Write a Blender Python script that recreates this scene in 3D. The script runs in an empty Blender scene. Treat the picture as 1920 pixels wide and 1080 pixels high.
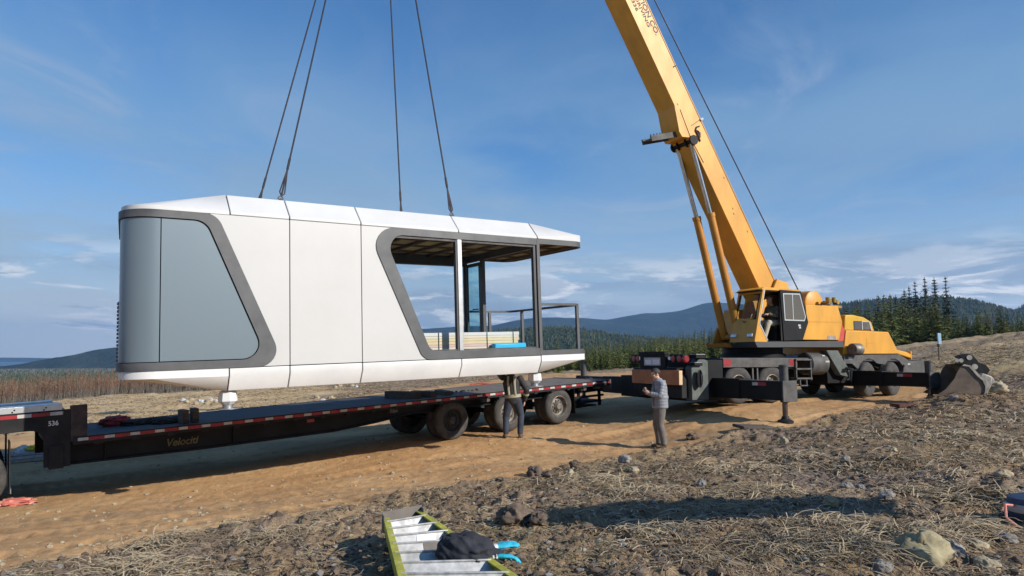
import bpy, math, random
import numpy as np
from mathutils import Vector, Matrix, noise as mnoise
R = random.Random(7)
D = bpy.data
SC = bpy.context.scene
COL = SC.collection
rad = math.radians
ZC = 2.0                      # camera height in world metres
FOC = 1280.0
PITCH = math.atan(133 / FOC)
SUN = Vector((0.857, -0.515, 0)).normalized()
SUN_EL = rad(28)

# ------------------------------------------------------------------ survey helper
def ray(px, py):
    a, b = px - 960, 540 - py
    return Vector((a, FOC * math.cos(PITCH) - b * math.sin(PITCH), FOC * math.sin(PITCH) + b * math.cos(PITCH)))
def at_y(px, py, Y):
    r = ray(px, py)
    return r * (Y / r.y) + Vector((0, 0, ZC))
def at_z(px, py, z):
    r = ray(px, py)
    return r * ((z - ZC) / r.z) + Vector((0, 0, ZC))

# ------------------------------------------------------------------ numpy noise
def _hash(ix, iy, seed):
    h = (ix.astype(np.int64) * 374761393 + iy.astype(np.int64) * 668265263 + seed * 982451653) & 0xffffffff
    h = ((h ^ (h >> 13)) * 1274126177) & 0xffffffff
    return ((h ^ (h >> 16)) & 0xffff) / 65535.0
def vnoise(x, y, seed=0):
    ix, iy = np.floor(x), np.floor(y)
    fx, fy = x - ix, y - iy
    fx, fy = fx * fx * (3 - 2 * fx), fy * fy * (3 - 2 * fy)
    a, b = _hash(ix, iy, seed), _hash(ix + 1, iy, seed)
    c, d = _hash(ix, iy + 1, seed), _hash(ix + 1, iy + 1, seed)
    return (a + (b - a) * fx) * (1 - fy) + (c + (d - c) * fx) * fy - 0.5
def fbm(x, y, seed=0, o=4):
    s, a = 0, 1.0
    for k in range(o):
        s = s + a * vnoise(x, y, seed + k * 17)
        x, y, a = x * 2.03 + 11.3, y * 2.03 - 7.1, a * 0.5
    return s

# ------------------------------------------------------------------ terrain height
CT = [  # x, y, height relative to the camera
 (0, 1.5, -1.6), (-2, 3, -1.68), (2, 3, -1.55), (0, 5, -1.57), (-2, 5, -1.66), (2.5, 5, -1.52), (0, 8, -1.66), (3, 8, -1.55), (-2.2, 7.2, -1.78),
 (1.5, 1.5, -1.57), (-1.5, 1.5, -1.66), (3, 3, -1.5), (-3, 3, -1.78), (5, 4.8, -1.42), (-5, 4.5, -1.95), (9, 8.5, -1.3), (0, 0.9, -1.6), (13, 12, -1.1), (12.3, 18.5, -1.0), (13.0, 18.7, -0.98), (4.4, 6, -1.47), (6, 8, -1.42), (6, 12, -1.45), (9, 12, -1.22), (3, 11.5, -1.7),
 (-4.4, 5.9, -1.82), (-4.2, 7.05, -1.92), (-3, 8.15, -1.87), (0, 11.6, -1.97), (3.43, 15.7, -1.97), (6.6, 16.4, -1.58), (10.3, 17.3, -1.27), (13.6, 18.3, -0.98),
 (-8, 11.5, -2.5), (-6, 9, -2.25), (-7.7, 12.45, -2.48), (-9, 11.8, -2.53), (-4, 12, -2.25), (-12, 9, -2.6), (-14, 14, -2.7),
 (1.36, 19.5, -1.84), (-1.5, 17.3, -2.0), (0, 18.4, -1.92), (0.05, 17.6, -1.93), (-4.5, 15, -2.25), (3, 20.5, -1.72), (0, 22, -1.8), (-3, 19.5, -2.0), (-6.5, 15.5, -2.35),
 (6.0, 19.2, -1.29), (7.3, 19.8, -1.26), (11.4, 21.8, -1.2), (12.3, 22.3, -1.18), (6.5, 17.0, -1.53), (11.8, 19.5, -1.19), (3.6, 22.5, -1.5), (9, 21, -1.24), (14, 20.5, -1.02),
 (5, 25, -1.4), (10, 26, -1.2), (14, 26, -0.85),
 (-15.8, 30.8, -2.35), (-40, 60, -4.0), (-62, 100, -5.7), (-11, 39, -2.0), (-3.8, 44, -1.75), (7.3, 67, -1.55), (20, 106, -1.6), (-20, 20, -2.7), (-30, 35, -3.3), (-20, 100, -3.6),
 (16.7, 24, -0.5), (27.8, 40, 0.15), (60, 80, 3.0), (46, 80, 1.3), (40, 80, 0.1), (27, 90, -1.2), (22, 40, -0.55), (78, 105, 3.6),
]
for th, rows in ((-38, ((300, -16), (1000, -30), (2400, -38), (3500, -42), (4400, -48), (12000, -75))), (-25, ((300, -13), (1000, -26), (2600, -37), (3500, -40), (5000, -45), (12000, -75))),
                 (-10, ((300, -6), (1000, -12), (3500, -20), (12000, -40))), (5, ((300, -4), (1000, -9), (3500, -14), (12000, -30))),
                 (20, ((300, -3), (1000, -6), (3500, -10), (12000, -20))), (38, ((300, 1.5), (1000, 0), (3500, -6), (12000, -20)))):
    for r_, z_ in rows:
        CT.append((r_ * math.sin(rad(th)), r_ * math.cos(rad(th)), z_))
CT = np.array(CT, float)
def _warp(x, y):
    th = np.clip(np.arctan2(x, y), -0.8, 0.8)
    return th * 1.7, np.log(np.maximum(np.hypot(x, y), 1.2))
_cu, _cv = _warp(CT[:, 0], CT[:, 1])
def _tps(d2):
    return np.where(d2 > 1e-12, 0.5 * d2 * np.log(np.maximum(d2, 1e-12)), 0.0)
_n = len(CT)
_A = np.zeros((_n + 3, _n + 3))
_A[:_n, :_n] = _tps((_cu[:, None] - _cu) ** 2 + (_cv[:, None] - _cv) ** 2) + np.eye(_n) * 0.004
_A[:_n, _n] = 1; _A[:_n, _n + 1] = _cu; _A[:_n, _n + 2] = _cv
_A[_n:, :_n] = _A[:_n, _n:].T
_W = np.linalg.solve(_A, np.append(CT[:, 2], (0, 0, 0)))
def base_h(x, y):
    u, v = _warp(x, y)
    z = _W[_n] + _W[_n + 1] * u + _W[_n + 2] * v
    for k in range(_n):
        z = z + _W[k] * _tps((u - _cu[k]) ** 2 + (v - _cv[k]) ** 2)
    return z
ROAD = np.array([(-4.6, 5.6), (-4.2, 7.05), (-3.0, 8.15), (-1.4, 10.1), (0, 11.5), (1.6, 13.2), (3.2, 14.75), (5, 15.7), (6.8, 16.5), (8.4, 17.3), (10, 18.0), (12.5, 19.4), (14.5, 22.5), (14.5, 30), (17, 45), (19, 80),
                 (2, 80), (-4, 46), (-8, 32), (-12, 25), (-20, 19), (-27, 11), (-20, 3), (-9, 0), (-6.2, 3)], float)
def road_sd(x, y):
    """signed distance to the edge of the dirt road, positive on the road"""
    d = np.full(x.shape, 1e9); inside = np.zeros(x.shape, bool)
    m = len(ROAD)
    for i in range(m):
        ax, ay = ROAD[i]; bx, by = ROAD[(i + 1) % m]
        ex, ey = bx - ax, by - ay
        t = np.clip(((x - ax) * ex + (y - ay) * ey) / (ex * ex + ey * ey), 0, 1)
        d = np.minimum(d, np.hypot(x - ax - t * ex, y - ay - t * ey))
        c = ((ay > y) != (by > y)) & (x < (bx - ax) * (y - ay) / (by - ay + 1e-12) + ax)
        inside ^= c
    return np.where(inside, d, -d)
def sd_noisy(x, y):
    r = np.hypot(x, y)
    return road_sd(x, y) + 0.5 * fbm(x * 0.9, y * 0.9, 5, 4) * np.clip(r / 12, 0.5, 4)
def height(x, y):
    x = np.atleast_1d(np.asarray(x, float)); y = np.atleast_1d(np.asarray(y, float))
    r = np.hypot(x, y)
    sd = sd_noisy(x, y)
    s = np.clip(0.5 - sd / 0.7, 0, 1)
    near = np.clip(1 - (r - 25) / 30, 0, 1)
    rough_ = 0.45 + 1.1 * np.clip(0.35 + fbm(x * 0.45, y * 0.45, 12, 3), 0, 1)
    soil = 0.16 * fbm(x * 0.7, y * 0.7, 1, 3) + rough_ * (0.105 * np.abs(fbm(x * 2.6, y * 2.6, 2, 3)) + 0.06 * fbm(x * 7, y * 7, 3, 3) + 0.03 * fbm(x * 24, y * 24, 4, 2))
    edge = 0.10 * np.exp(-((sd + 0.25) / 0.3) ** 2) * (0.5 + fbm(x * 3, y * 3, 8, 2))
    pc = -0.613 * x + 0.79 * y; al = 0.79 * x + 0.613 * y
    wob = 0.5 * fbm(al * 0.12, pc * 0.02, 15, 2)
    rut = 0
    for q_ in (9.1, 11.0, 7.4, 12.3, 16.6, 18.5):
        rut = rut - 0.055 * np.exp(-((pc + wob - q_) / 0.22) ** 2) * (0.6 + 0.4 * np.sin(al * 24)) + 0.032 * np.exp(-((pc + wob - q_ - 0.36) / 0.12) ** 2)
    road = rut * np.clip(0.7 + fbm(al * 0.3, pc * 0.3, 16, 2), 0, 1) + 0.05 * fbm(x * 0.6, y * 0.6, 6, 3) + 0.022 * fbm(x * 5, y * 5, 7, 3) + 0.012 * fbm(x * 20, y * 20, 9, 2)
    far = np.clip((r - 26) / 50, 0, 1) * (0.40 * fbm(x * 0.22, y * 0.22, 10, 4) + 0.30 * np.abs(fbm(x * 0.8, y * 0.8, 14, 3)))
    z = base_h(x, y) + near * (s * (soil + edge) + (1 - s) * road) + far
    return z + ZC
def H(x, y):
    return float(height(x, y)[0])
def on_ground(px, py, lift=0.0):
    """where the line of sight through a pixel meets the terrain (for surveying positions off the photograph)"""
    r = ray(px, py)
    ts = 3.0 * 1.02 ** np.arange(250)
    for _ in range(3):
        zs = r.z * (ts / r.y) + ZC
        hs = height(r.x * (ts / r.y), ts)
        k = int(np.argmax(zs <= hs + lift))
        if not (zs <= hs + lift).any(): return None
        ts = np.linspace(ts[max(k - 1, 0)], ts[k], 12)
    t = float(ts[-1]); x = r.x * t / r.y
    return Vector((x, t, H(x, t)))

# ------------------------------------------------------------------ materials
def mat(name, col, rough=0.6, metal=0.0, var=0.0, vscale=4.0, bump=0.0, bscale=40.0, col2=None, spec=0.5, coat=0.0, stretch=None, detail=5.0):
    m = D.materials.new(name); m.use_nodes = True
    nt = m.node_tree; n = nt.nodes; l = nt.links
    b = n['Principled BSDF']
    b.inputs['Roughness'].default_value = rough
    b.inputs['Metallic'].default_value = metal
    b.inputs['Specular IOR Level'].default_value = spec
    b.inputs['Coat Weight'].default_value = coat
    b.inputs['Base Color'].default_value = (*col, 1)
    if var or bump or col2:
        tc = n.new('ShaderNodeTexCoord'); mp = n.new('ShaderNodeMapping')
        l.new(tc.outputs['Object'], mp.inputs['Vector'])
        if stretch: mp.inputs['Scale'].default_value = stretch
    if var or col2:
        t = n.new('ShaderNodeTexNoise'); t.inputs['Scale'].default_value = vscale; t.inputs['Detail'].default_value = detail; t.inputs['Roughness'].default_value = 0.62
        l.new(mp.outputs[0], t.inputs['Vector'])
        rp = n.new('ShaderNodeValToRGB')
        c2 = col2 or tuple(c * (1 - var) for c in col)
        c1 = col if col2 else tuple(min(1, c * (1 + var * 0.5)) for c in col)
        rp.color_ramp.elements[0].position = 0.36; rp.color_ramp.elements[1].position = 0.66
        rp.color_ramp.elements[0].color = (*c2, 1); rp.color_ramp.elements[1].color = (*c1, 1)
        l.new(t.outputs['Fac'], rp.inputs['Fac']); l.new(rp.outputs['Color'], b.inputs['Base Color'])
        mr = n.new('ShaderNodeMapRange'); mr.inputs['To Min'].default_value = min(1, rough + 0.12); mr.inputs['To Max'].default_value = max(0.03, rough - 0.08)
        l.new(t.outputs['Fac'], mr.inputs['Value']); l.new(mr.outputs[0], b.inputs['Roughness'])
    if bump:
        t2 = n.new('ShaderNodeTexNoise'); t2.inputs['Scale'].default_value = bscale; t2.inputs['Detail'].default_value = 4
        l.new(mp.outputs[0], t2.inputs['Vector'])
        bp = n.new('ShaderNodeBump'); bp.inputs['Strength'].default_value = bump; bp.inputs['Distance'].default_value = 0.02
        l.new(t2.outputs['Fac'], bp.inputs['Height']); l.new(bp.outputs[0], b.inputs['Normal'])
    return m
def glass(name, tint, ior=1.45, rough=0.0):
    m = D.materials.new(name); m.use_nodes = True
    nt = m.node_tree; n = nt.nodes; l = nt.links
    n.remove(n['Principled BSDF'])
    tr = n.new('ShaderNodeBsdfTransparent'); tr.inputs[0].default_value = (*tint, 1)
    gl = n.new('ShaderNodeBsdfGlossy'); gl.inputs['Roughness'].default_value = rough; gl.inputs[0].default_value = (0.9, 0.9, 0.9, 1)
    fr = n.new('ShaderNodeFresnel'); fr.inputs[0].default_value = ior
    mx = n.new('ShaderNodeMixShader'); ge = n.new('ShaderNodeNewGeometry'); iv = n.new('ShaderNodeMath'); iv.operation = 'SUBTRACT'; iv.inputs[0].default_value = 1.0; l.new(ge.outputs['Backfacing'], iv.inputs[1]); ml = n.new('ShaderNodeMath'); ml.operation = 'MULTIPLY'; l.new(fr.outputs[0], ml.inputs[0]); l.new(iv.outputs[0], ml.inputs[1]); l.new(ml.outputs[0], mx.inputs[0]); l.new(tr.outputs[0], mx.inputs[1]); l.new(gl.outputs[0], mx.inputs[2])
    l.new(mx.outputs[0], n['Material Output'].inputs[0])
    return m
M = {}
M['white'] = mat('white_panel', (0.525, 0.52, 0.505), 0.36, 0, 0.05, 0.8, 0.05, 1.3, coat=0.15)
M['roofwhite'] = mat('white_roof', (0.60, 0.60, 0.59), 0.40, 0, 0.07, 0.9, 0.04, 1.5)
M['offwhite'] = mat('white_trim', (0.68, 0.675, 0.665), 0.44, 0, 0.08, 1.3, 0.03, 2)
M['grey'] = mat('graphite_frame', (0.088, 0.09, 0.094), 0.5, 0.1, 0.22, 2.2, 0.05, 60)
M['darkgrey'] = mat('dark_grey_frame', (0.062, 0.064, 0.068), 0.5, 0.1, 0.15, 3)
M['silver'] = mat('silver_blue_panel', (0.17, 0.215, 0.245), 0.30, 0.25, 0.06, 0.5, 0.03, 1.2, coat=0.1)
M['seam'] = mat('dark_seam', (0.02, 0.02, 0.022), 0.8)
M['insul'] = mat('insulation_board', (0.60, 0.48, 0.20), 0.8, 0, 0, 1.3, col2=(0.42, 0.31, 0.16))
M['rib'] = mat('brown_timber_rib', (0.16, 0.11, 0.075), 0.8, 0, 0.3, 3)
M['steelgrey'] = mat('galvanised_steel', (0.42, 0.43, 0.43), 0.4, 0.8, 0.2, 6)
M['alu'] = mat('aluminium', (0.58, 0.59, 0.59), 0.35, 0.75, 0.15, 7)
M['glass'] = glass('clear_glass', (0.97, 0.98, 0.98), 1.12)
M['tealglass'] = glass('tinted_door_glass', (0.66, 0.84, 0.86), 1.3)
M['cabglass'] = glass('cab_glass', (0.75, 0.80, 0.80), 1.3)
M['yellow'] = mat('crane_yellow_paint', (0.66, 0.315, 0.034), 0.45, 0, 0.20, 1.6, 0.04, 25, stretch=(1, 1, 0.45), detail=9.0)
M['yellow2'] = mat('yellow_paint_lit_tone', (0.58, 0.33, 0.02), 0.42, 0, 0.10, 1.5)  # cab top: its different light is put into a deeper yellow
M['orange'] = mat('orange_cylinder_paint', (0.48, 0.20, 0.022), 0.42, 0, 0.14, 2)
M['black'] = mat('black_paint', (0.009, 0.0095, 0.011), 0.55, 0, 0.45, 2.0, 0.05, 40, spec=0.22)
M['black2'] = mat('dusty_black_steel', (0.022, 0.022, 0.023), 0.6, 0, 0, 3.0, 0.05, 40, col2=(0.010, 0.010, 0.011), spec=0.25)
M['dustgrey'] = mat('dusty_grey_steel', (0.088, 0.084, 0.080), 0.65, 0.1, 0.35, 4)
M['greengrey'] = mat('grey_green_steel', (0.10, 0.115, 0.105), 0.6, 0.1, 0.3, 4)
M['rubber'] = mat('tyre_rubber', (0.028, 0.027, 0.027), 0.85, 0, 0, 5, 0.3, 30, col2=(0.075, 0.068, 0.06))
M['rubberdust'] = mat('dusty_tyre_rubber', (0.075, 0.07, 0.065), 0.9, 0, 0, 7, 0.3, 30, col2=(0.045, 0.042, 0.04))
M['rim'] = mat('dirty_steel_rim', (0.20, 0.18, 0.155), 0.55, 0.4, 0.4, 8)
M['rimdark'] = mat('dark_steel_rim', (0.05, 0.048, 0.045), 0.6, 0.3, 0.4, 8)
M['chrome'] = mat('chromed_rod', (0.55, 0.56, 0.58), 0.18, 1.0, 0.15, 5)
M['rodbrown'] = mat('oily_jack_rod', (0.16, 0.12, 0.10), 0.35, 0.8, 0.3, 6)
M['wire'] = mat('wire_rope', (0.035, 0.03, 0.035), 0.55, 0.5, 0.3, 20)
M['red'] = mat('red_reflector', (0.22, 0.008, 0.012), 0.3, 0, 0.15, 5, spec=0.7)
M['redtape'] = mat('red_tape', (0.30, 0.016, 0.022), 0.4, 0, 0.35, 6)
M['whitetape'] = mat('white_tape', (0.48, 0.47, 0.45), 0.4, 0, 0.25, 6)
M['redpaint'] = mat('red_paint', (0.52, 0.06, 0.035), 0.5, 0, 0.2, 4)
M['wood'] = mat('weathered_plank', (0.20, 0.165, 0.125), 0.85, 0, 0, 2.0, 0.15, 30, col2=(0.10, 0.085, 0.07), stretch=(1, 9, 1))
M['deckdark'] = mat('dark_deck_plank', (0.085, 0.085, 0.09), 0.75, 0, 0, 1.8, 0.15, 30, col2=(0.035, 0.035, 0.04), stretch=(1, 9, 1))
M['timber'] = mat('old_timber', (0.13, 0.105, 0.085), 0.85, 0, 0, 5, 0.2, 20, col2=(0.05, 0.042, 0.036), stretch=(1, 6, 6))
M['orangewood'] = mat('orange_brown_board', (0.42, 0.18, 0.065), 0.6, 0, 0, 2.5, 0.05, 30, col2=(0.32, 0.12, 0.042), stretch=(8, 1, 1))
M['palewood'] = mat('pale_board_end', (0.62, 0.44, 0.25), 0.7, 0, 0.2, 9)
M['redwood'] = mat('red_brown_plank', (0.12, 0.045, 0.03), 0.8, 0, 0.3, 6)
M['plate'] = mat('number_plate_white', (0.45, 0.46, 0.47), 0.5, 0, 0.1, 8)
M['platemark'] = mat('number_plate_mark', (0.72, 0.73, 0.74), 0.5)
M['lens'] = mat('lamp_lens', (0.70, 0.72, 0.75), 0.15, 0.3)
M['text_dark'] = mat('dark_lettering', (0.05, 0.032, 0.03), 0.6)
M['text_white'] = mat('white_lettering', (0.62, 0.62, 0.60), 0.6)
M['text_gold'] = mat('faded_gold_lettering', (0.13, 0.11, 0.045), 0.7, 0, 0.5, 9)
M['rust'] = mat('rusty_plate', (0.075, 0.052, 0.045), 0.8, 0, 0, 5, 0.2, 25, col2=(0.028, 0.024, 0.026))
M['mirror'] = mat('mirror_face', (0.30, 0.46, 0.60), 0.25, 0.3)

# ------------------------------------------------------------------ mesh builder
class MB:
    def __init__(s): s.v = []; s.f = []; s.m = []
    def add(s, vs, fs, m=0):
        o = len(s.v); s.v += [tuple(p) for p in vs]
        s.f += [tuple(i + o for i in f) for f in fs]; s.m += [m] * len(fs)
        return s
    def box(s, x0, x1, y0, y1, z0, z1, m=0):
        v = [(x, y, z) for z in (z0, z1) for y in (y0, y1) for x in (x0, x1)]
        return s.add(v, [(0, 2, 3, 1), (4, 5, 7, 6), (0, 1, 5, 4), (2, 6, 7, 3), (0, 4, 6, 2), (1, 3, 7, 5)], m)
    def obox(s, c, ax, ay, az, m=0):
        c, ax, ay, az = Vector(c), Vector(ax), Vector(ay), Vector(az)
        v = [c + ax * i + ay * j + az * k for k in (-1, 1) for j in (-1, 1) for i in (-1, 1)]
        return s.add(v, [(0, 2, 3, 1), (4, 5, 7, 6), (0, 1, 5, 4), (2, 6, 7, 3), (0, 4, 6, 2), (1, 3, 7, 5)], m)
    def beam(s, p, q, w, h, up=(0, 0, 1), m=0):
        p, q = Vector(p), Vector(q); d = q - p; L = d.length; d.normalize()
        sd = d.cross(Vector(up)).normalized(); u = sd.cross(d)
        return s.obox((p + q) / 2, d * L / 2, sd * w / 2, u * h / 2, m)
    def prism(s, prof, plane, lo, hi, m=0):
        """prof: 2-D outline; plane 'xz' is extruded along y, 'xy' along z, 'yz' along x"""
        n = len(prof)
        def P(a, b, t):
            return {'xz': (a, t, b), 'xy': (a, b, t), 'yz': (t, a, b)}[plane]
        v = [P(a, b, lo) for a, b in prof] + [P(a, b, hi) for a, b in prof]
        f = [tuple(range(n)), tuple(range(2 * n - 1, n - 1, -1))]
        f += [(i, i + n, (i + 1) % n + n, (i + 1) % n) for i in range(n)]
        return s.add(v, f, m)
    def tube(s, pts, r, n=12, m=0, cap=True, flat=1.0, up=None):
        pts = [Vector(p) for p in pts]
        rs = r if isinstance(r, (list, tuple)) else [r] * len(pts)
        rings = []; ref = None
        for i, p in enumerate(pts):
            d = (pts[min(i + 1, len(pts) - 1)] - pts[max(i - 1, 0)])
            if d.length < 1e-9: d = Vector((0, 0, 1))
            d.normalize()
            if ref is None:
                ref = Vector(up) if up else (Vector((0, 0, 1)) if abs(d.z) < 0.9 else Vector((0, 1, 0)))
            a = d.cross(ref)
            if a.length < 1e-6: a = d.orthogonal()
            a.normalize(); b = a.cross(d).normalized(); ref = b
            rr = rs[i] if isinstance(rs[i], tuple) else (rs[i], rs[i] * flat)
            rings.append([p + a * math.cos(2 * math.pi * k / n) * rr[0] + b * math.sin(2 * math.pi * k / n) * rr[1] for k in range(n)])
        v = [q for rg in rings for q in rg]; f = []
        for i in range(len(pts) - 1):
            for k in range(n):
                f.append((i * n + k, i * n + (k + 1) % n, (i + 1) * n + (k + 1) % n, (i + 1) * n + k))
        if cap:
            f.append(tuple(range(n - 1, -1, -1))); f.append(tuple((len(pts) - 1) * n + k for k in range(n)))
        return s.add(v, f, m)
    def lathe(s, prof, c, axis='y', n=24, m=0, sgn=1, cap0=True, cap1=True):
        v = []; f = []
        for r, h in prof:
            for k in range(n):
                a = 2 * math.pi * k / n; p, q = r * math.cos(a), r * math.sin(a); h_ = h * sgn
                o = {'y': (p, h_, q), 'x': (h_, p, q), 'z': (p, q, h_)}[axis]
                v.append((c[0] + o[0], c[1] + o[1], c[2] + o[2]))
        for i in range(len(prof) - 1):
            for k in range(n):
                f.append((i * n + k, i * n + (k + 1) % n, (i + 1) * n + (k + 1) % n, (i + 1) * n + k))
        if cap0: f.append(tuple(range(n)))
        if cap1: f.append(tuple((len(prof) - 1) * n + k for k in range(n)))
        return s.add(v, f, m)
    def ell(s, c, r, nu=16, nv=10, m=0, warp=None):
        v = []; f = []
        for j in range(nv + 1):
            t = math.pi * j / nv
            for i in range(nu):
                a = 2 * math.pi * i / nu
                d = Vector((math.sin(t) * math.cos(a), math.sin(t) * math.sin(a), math.cos(t)))
                k = warp(d) if warp else 1.0
                v.append((c[0] + d.x * r[0] * k, c[1] + d.y * r[1] * k, c[2] + d.z * r[2] * k))
        for j in range(nv):
            for i in range(nu):
                f.append((j * nu + i, (j + 1) * nu + i, (j + 1) * nu + (i + 1) % nu, j * nu + (i + 1) % nu))
        return s.add(v, f, m)
    def strip(s, A, B, m=0):
        n = len(A)
        return s.add(list(A) + list(B), [(i, i + 1, n + i + 1, n + i) for i in range(n - 1)], m)
    def build(s, name, mats, parent=None, sharp=32, bevel=0.0, smooth=True):
        me = D.meshes.new(name)
        me.from_pydata(s.v, [], s.f)
        mats = mats if isinstance(mats, (list, tuple)) else [mats]
        for q in mats: me.materials.append(M[q] if isinstance(q, str) else q)
        if len(mats) > 1: me.polygons.foreach_set('material_index', s.m)
        import bmesh
        bm = bmesh.new(); bm.from_mesh(me)
        bmesh.ops.remove_doubles(bm, verts=bm.verts, dist=1e-5)
        bmesh.ops.recalc_face_normals(bm, faces=bm.faces)
        bm.to_mesh(me); bm.free()
        if smooth:
            me.polygons.foreach_set('use_smooth', [True] * len(me.polygons))
            if sharp < 180: me.set_sharp_from_angle(angle=rad(sharp))
        o = D.objects.new(name, me); COL.objects.link(o)
        if parent: o.parent = parent
        if bevel:
            b = o.modifiers.new('bevel', 'BEVEL'); b.width = bevel; b.segments = 2; b.limit_method = 'ANGLE'; b.angle_limit = rad(40); b.harden_normals = False
        return o
def tag(o, label=None, cat=None, group=None, kind=None):
    if label: o['label'] = label
    if cat: o['category'] = cat
    if group: o['group'] = group
    if kind: o['kind'] = kind
    return o
def empty(name, loc=(0, 0, 0), parent=None, rz=0.0):
    o = D.objects.new(name, None); COL.objects.link(o); o.empty_display_size = 0.1
    o.location = loc; o.rotation_euler = (0, 0, rz)
    if parent: o.parent = parent
    return o
def framed(name, O, yaw, pit=0.0, roll=0.0):
    """an Empty whose x runs along the thing, y away from the camera, z up"""
    cy, sy, cp, sp = math.cos(yaw), math.sin(yaw), math.cos(pit), math.sin(pit)
    u = Vector((cy * cp, sy * cp, sp)); w = Vector((-sy * math.cos(roll), cy * math.cos(roll), math.sin(roll)))
    w = (w - u * u.dot(w)).normalized(); v = u.cross(w)
    o = D.objects.new(name, None); COL.objects.link(o)
    m = Matrix.Identity(4)
    for i, c in enumerate((u, w, v)):
        m[0][i], m[1][i], m[2][i] = c
    m.translation = Vector(O)
    o.matrix_world = m
    return o, m
def copy_tree(o, parent=None):
    c = o.copy(); COL.objects.link(c)
    if parent: c.parent = parent
    for ch in o.children: copy_tree(ch, c)
    return c
def text(body, size, mt, name, parent, origin, xdir, ydir, shear=0.0, squeeze=1.0):
    cu = D.curves.new(name, 'FONT'); cu.body = body; cu.size = size; cu.shear = shear; cu.extrude = 0.002; cu.offset = size * 0.022
    t = D.objects.new(name, cu); COL.objects.link(t)
    bpy.context.view_layer.update()
    me = D.meshes.new_from_object(t.evaluated_get(bpy.context.evaluated_depsgraph_get()))
    D.objects.remove(t)
    me.materials.clear(); me.materials.append(M[mt])
    x, y = Vector(xdir).normalized(), Vector(ydir).normalized(); z = x.cross(y)
    for v in me.vertices:
        c = v.co.copy(); v.co = Vector(origin) + x * (c.x * squeeze) + y * c.y + z * c.z
    o = D.objects.new(name, me); COL.objects.link(o); o.parent = parent
    return o
def arc2(c, r, a0, a1, n):
    return [(c[0] + r * math.cos(rad(a0 + (a1 - a0) * i / n)), c[1] + r * math.sin(rad(a0 + (a1 - a0) * i / n))) for i in range(n + 1)]
def round_poly(pts, rs, n=6):
    """polygon with rounded corners (open polyline keeps its ends)"""
    out = []
    for i, p in enumerate(pts):
        r = rs[i]
        if r == 0 or i in (0, len(pts) - 1): out.append(Vector(p)); continue
        p = Vector(p); a = (Vector(pts[i - 1]) - p).normalized(); b = (Vector(pts[i + 1]) - p).normalized()
        ang = a.angle(b); t = r / math.tan(ang / 2)
        c = p + (a + b).normalized() * (r / math.sin(ang / 2))
        s_, e_ = p + a * t - c, p + b * t - c
        for k in range(n + 1):
            q = s_.slerp(e_, k / n) if False else None
            w = k / n
            th = s_.angle(e_)
            q = (s_ * math.sin((1 - w) * th) + e_ * math.sin(w * th)) / math.sin(th)
            out.append(c + q)
    return out
def wheel(parent, x, y, z, r, w, face, duals=1, rub='rubber', rimm='rim', deep=0.13, rimr=0.58, name='wheel', steer=0.0):
    """axis along local y; face = -1 when the outer face looks to -y"""
    e = empty(name, (x, y, z), parent, steer)
    def tyre(off):
        mb = MB()
        pr = [(r * rimr, 0.02), (r * (rimr + 0.05), 0.0), (r * 0.80, -0.012), (r * 0.90, 0.006), (r * 0.965, 0.035), (r, 0.065)]
        k = 4
        for i in range(1, k):
            a = 0.065 + (w - 0.13) * i / k
            pr += [(r, a - 0.012), (r - 0.014, a - 0.008), (r - 0.014, a + 0.008), (r, a + 0.012)]
        pr += [(r, w - 0.065), (r * 0.965, w - 0.035), (r * 0.9, w - 0.006), (r * 0.8, w + 0.012), (r * (rimr + 0.05), w), (r * rimr, w - 0.02)]
        mb.lathe(pr, (0, off, 0), 'y', 36, 0, -face)
        mb.f = mb.f[:-2]; mb.m = mb.m[:-2]
        mb.build('tyre', rub, e, 50)
    tyre(0)
    for k in range(1, duals): tyre(-face * (w + 0.05) * k)
    mb = MB()
    R0 = r * rimr
    mb.lathe([(R0 + 0.012, 0.012), (R0 - 0.005, 0.008), (R0 - 0.03, 0.05), (R0 - 0.035, deep * 0.8), (R0 * 0.74, deep), (R0 * 0.70, deep * 0.9), (R0 * 0.48, deep * 0.8), (R0 * 0.42, deep * 0.45), (R0 * 0.36, deep * 0.35), (R0 * 0.3, deep * 0.05), (R0 * 0.12, deep * 0.0)], (0, 0, 0), 'y', 28, 0, -face, False)
    for k in range(10):
        a = 2 * math.pi * k / 10
        mb.lathe([(0.016, 0), (0.016, 0.05)], (R0 * 0.57 * math.cos(a), -face * (deep * 0.85 - 0.05), R0 * 0.57 * math.sin(a)), 'y', 6, 0, -face)
    mb.lathe([(R0 + 0.012, w * 0.5), (R0 * 0.9, w * 0.5 + 0.01)], (0, 0, 0), 'y', 28, 0, -face)
    mb.build('rim', rimm, e, 40)
    return e
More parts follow.
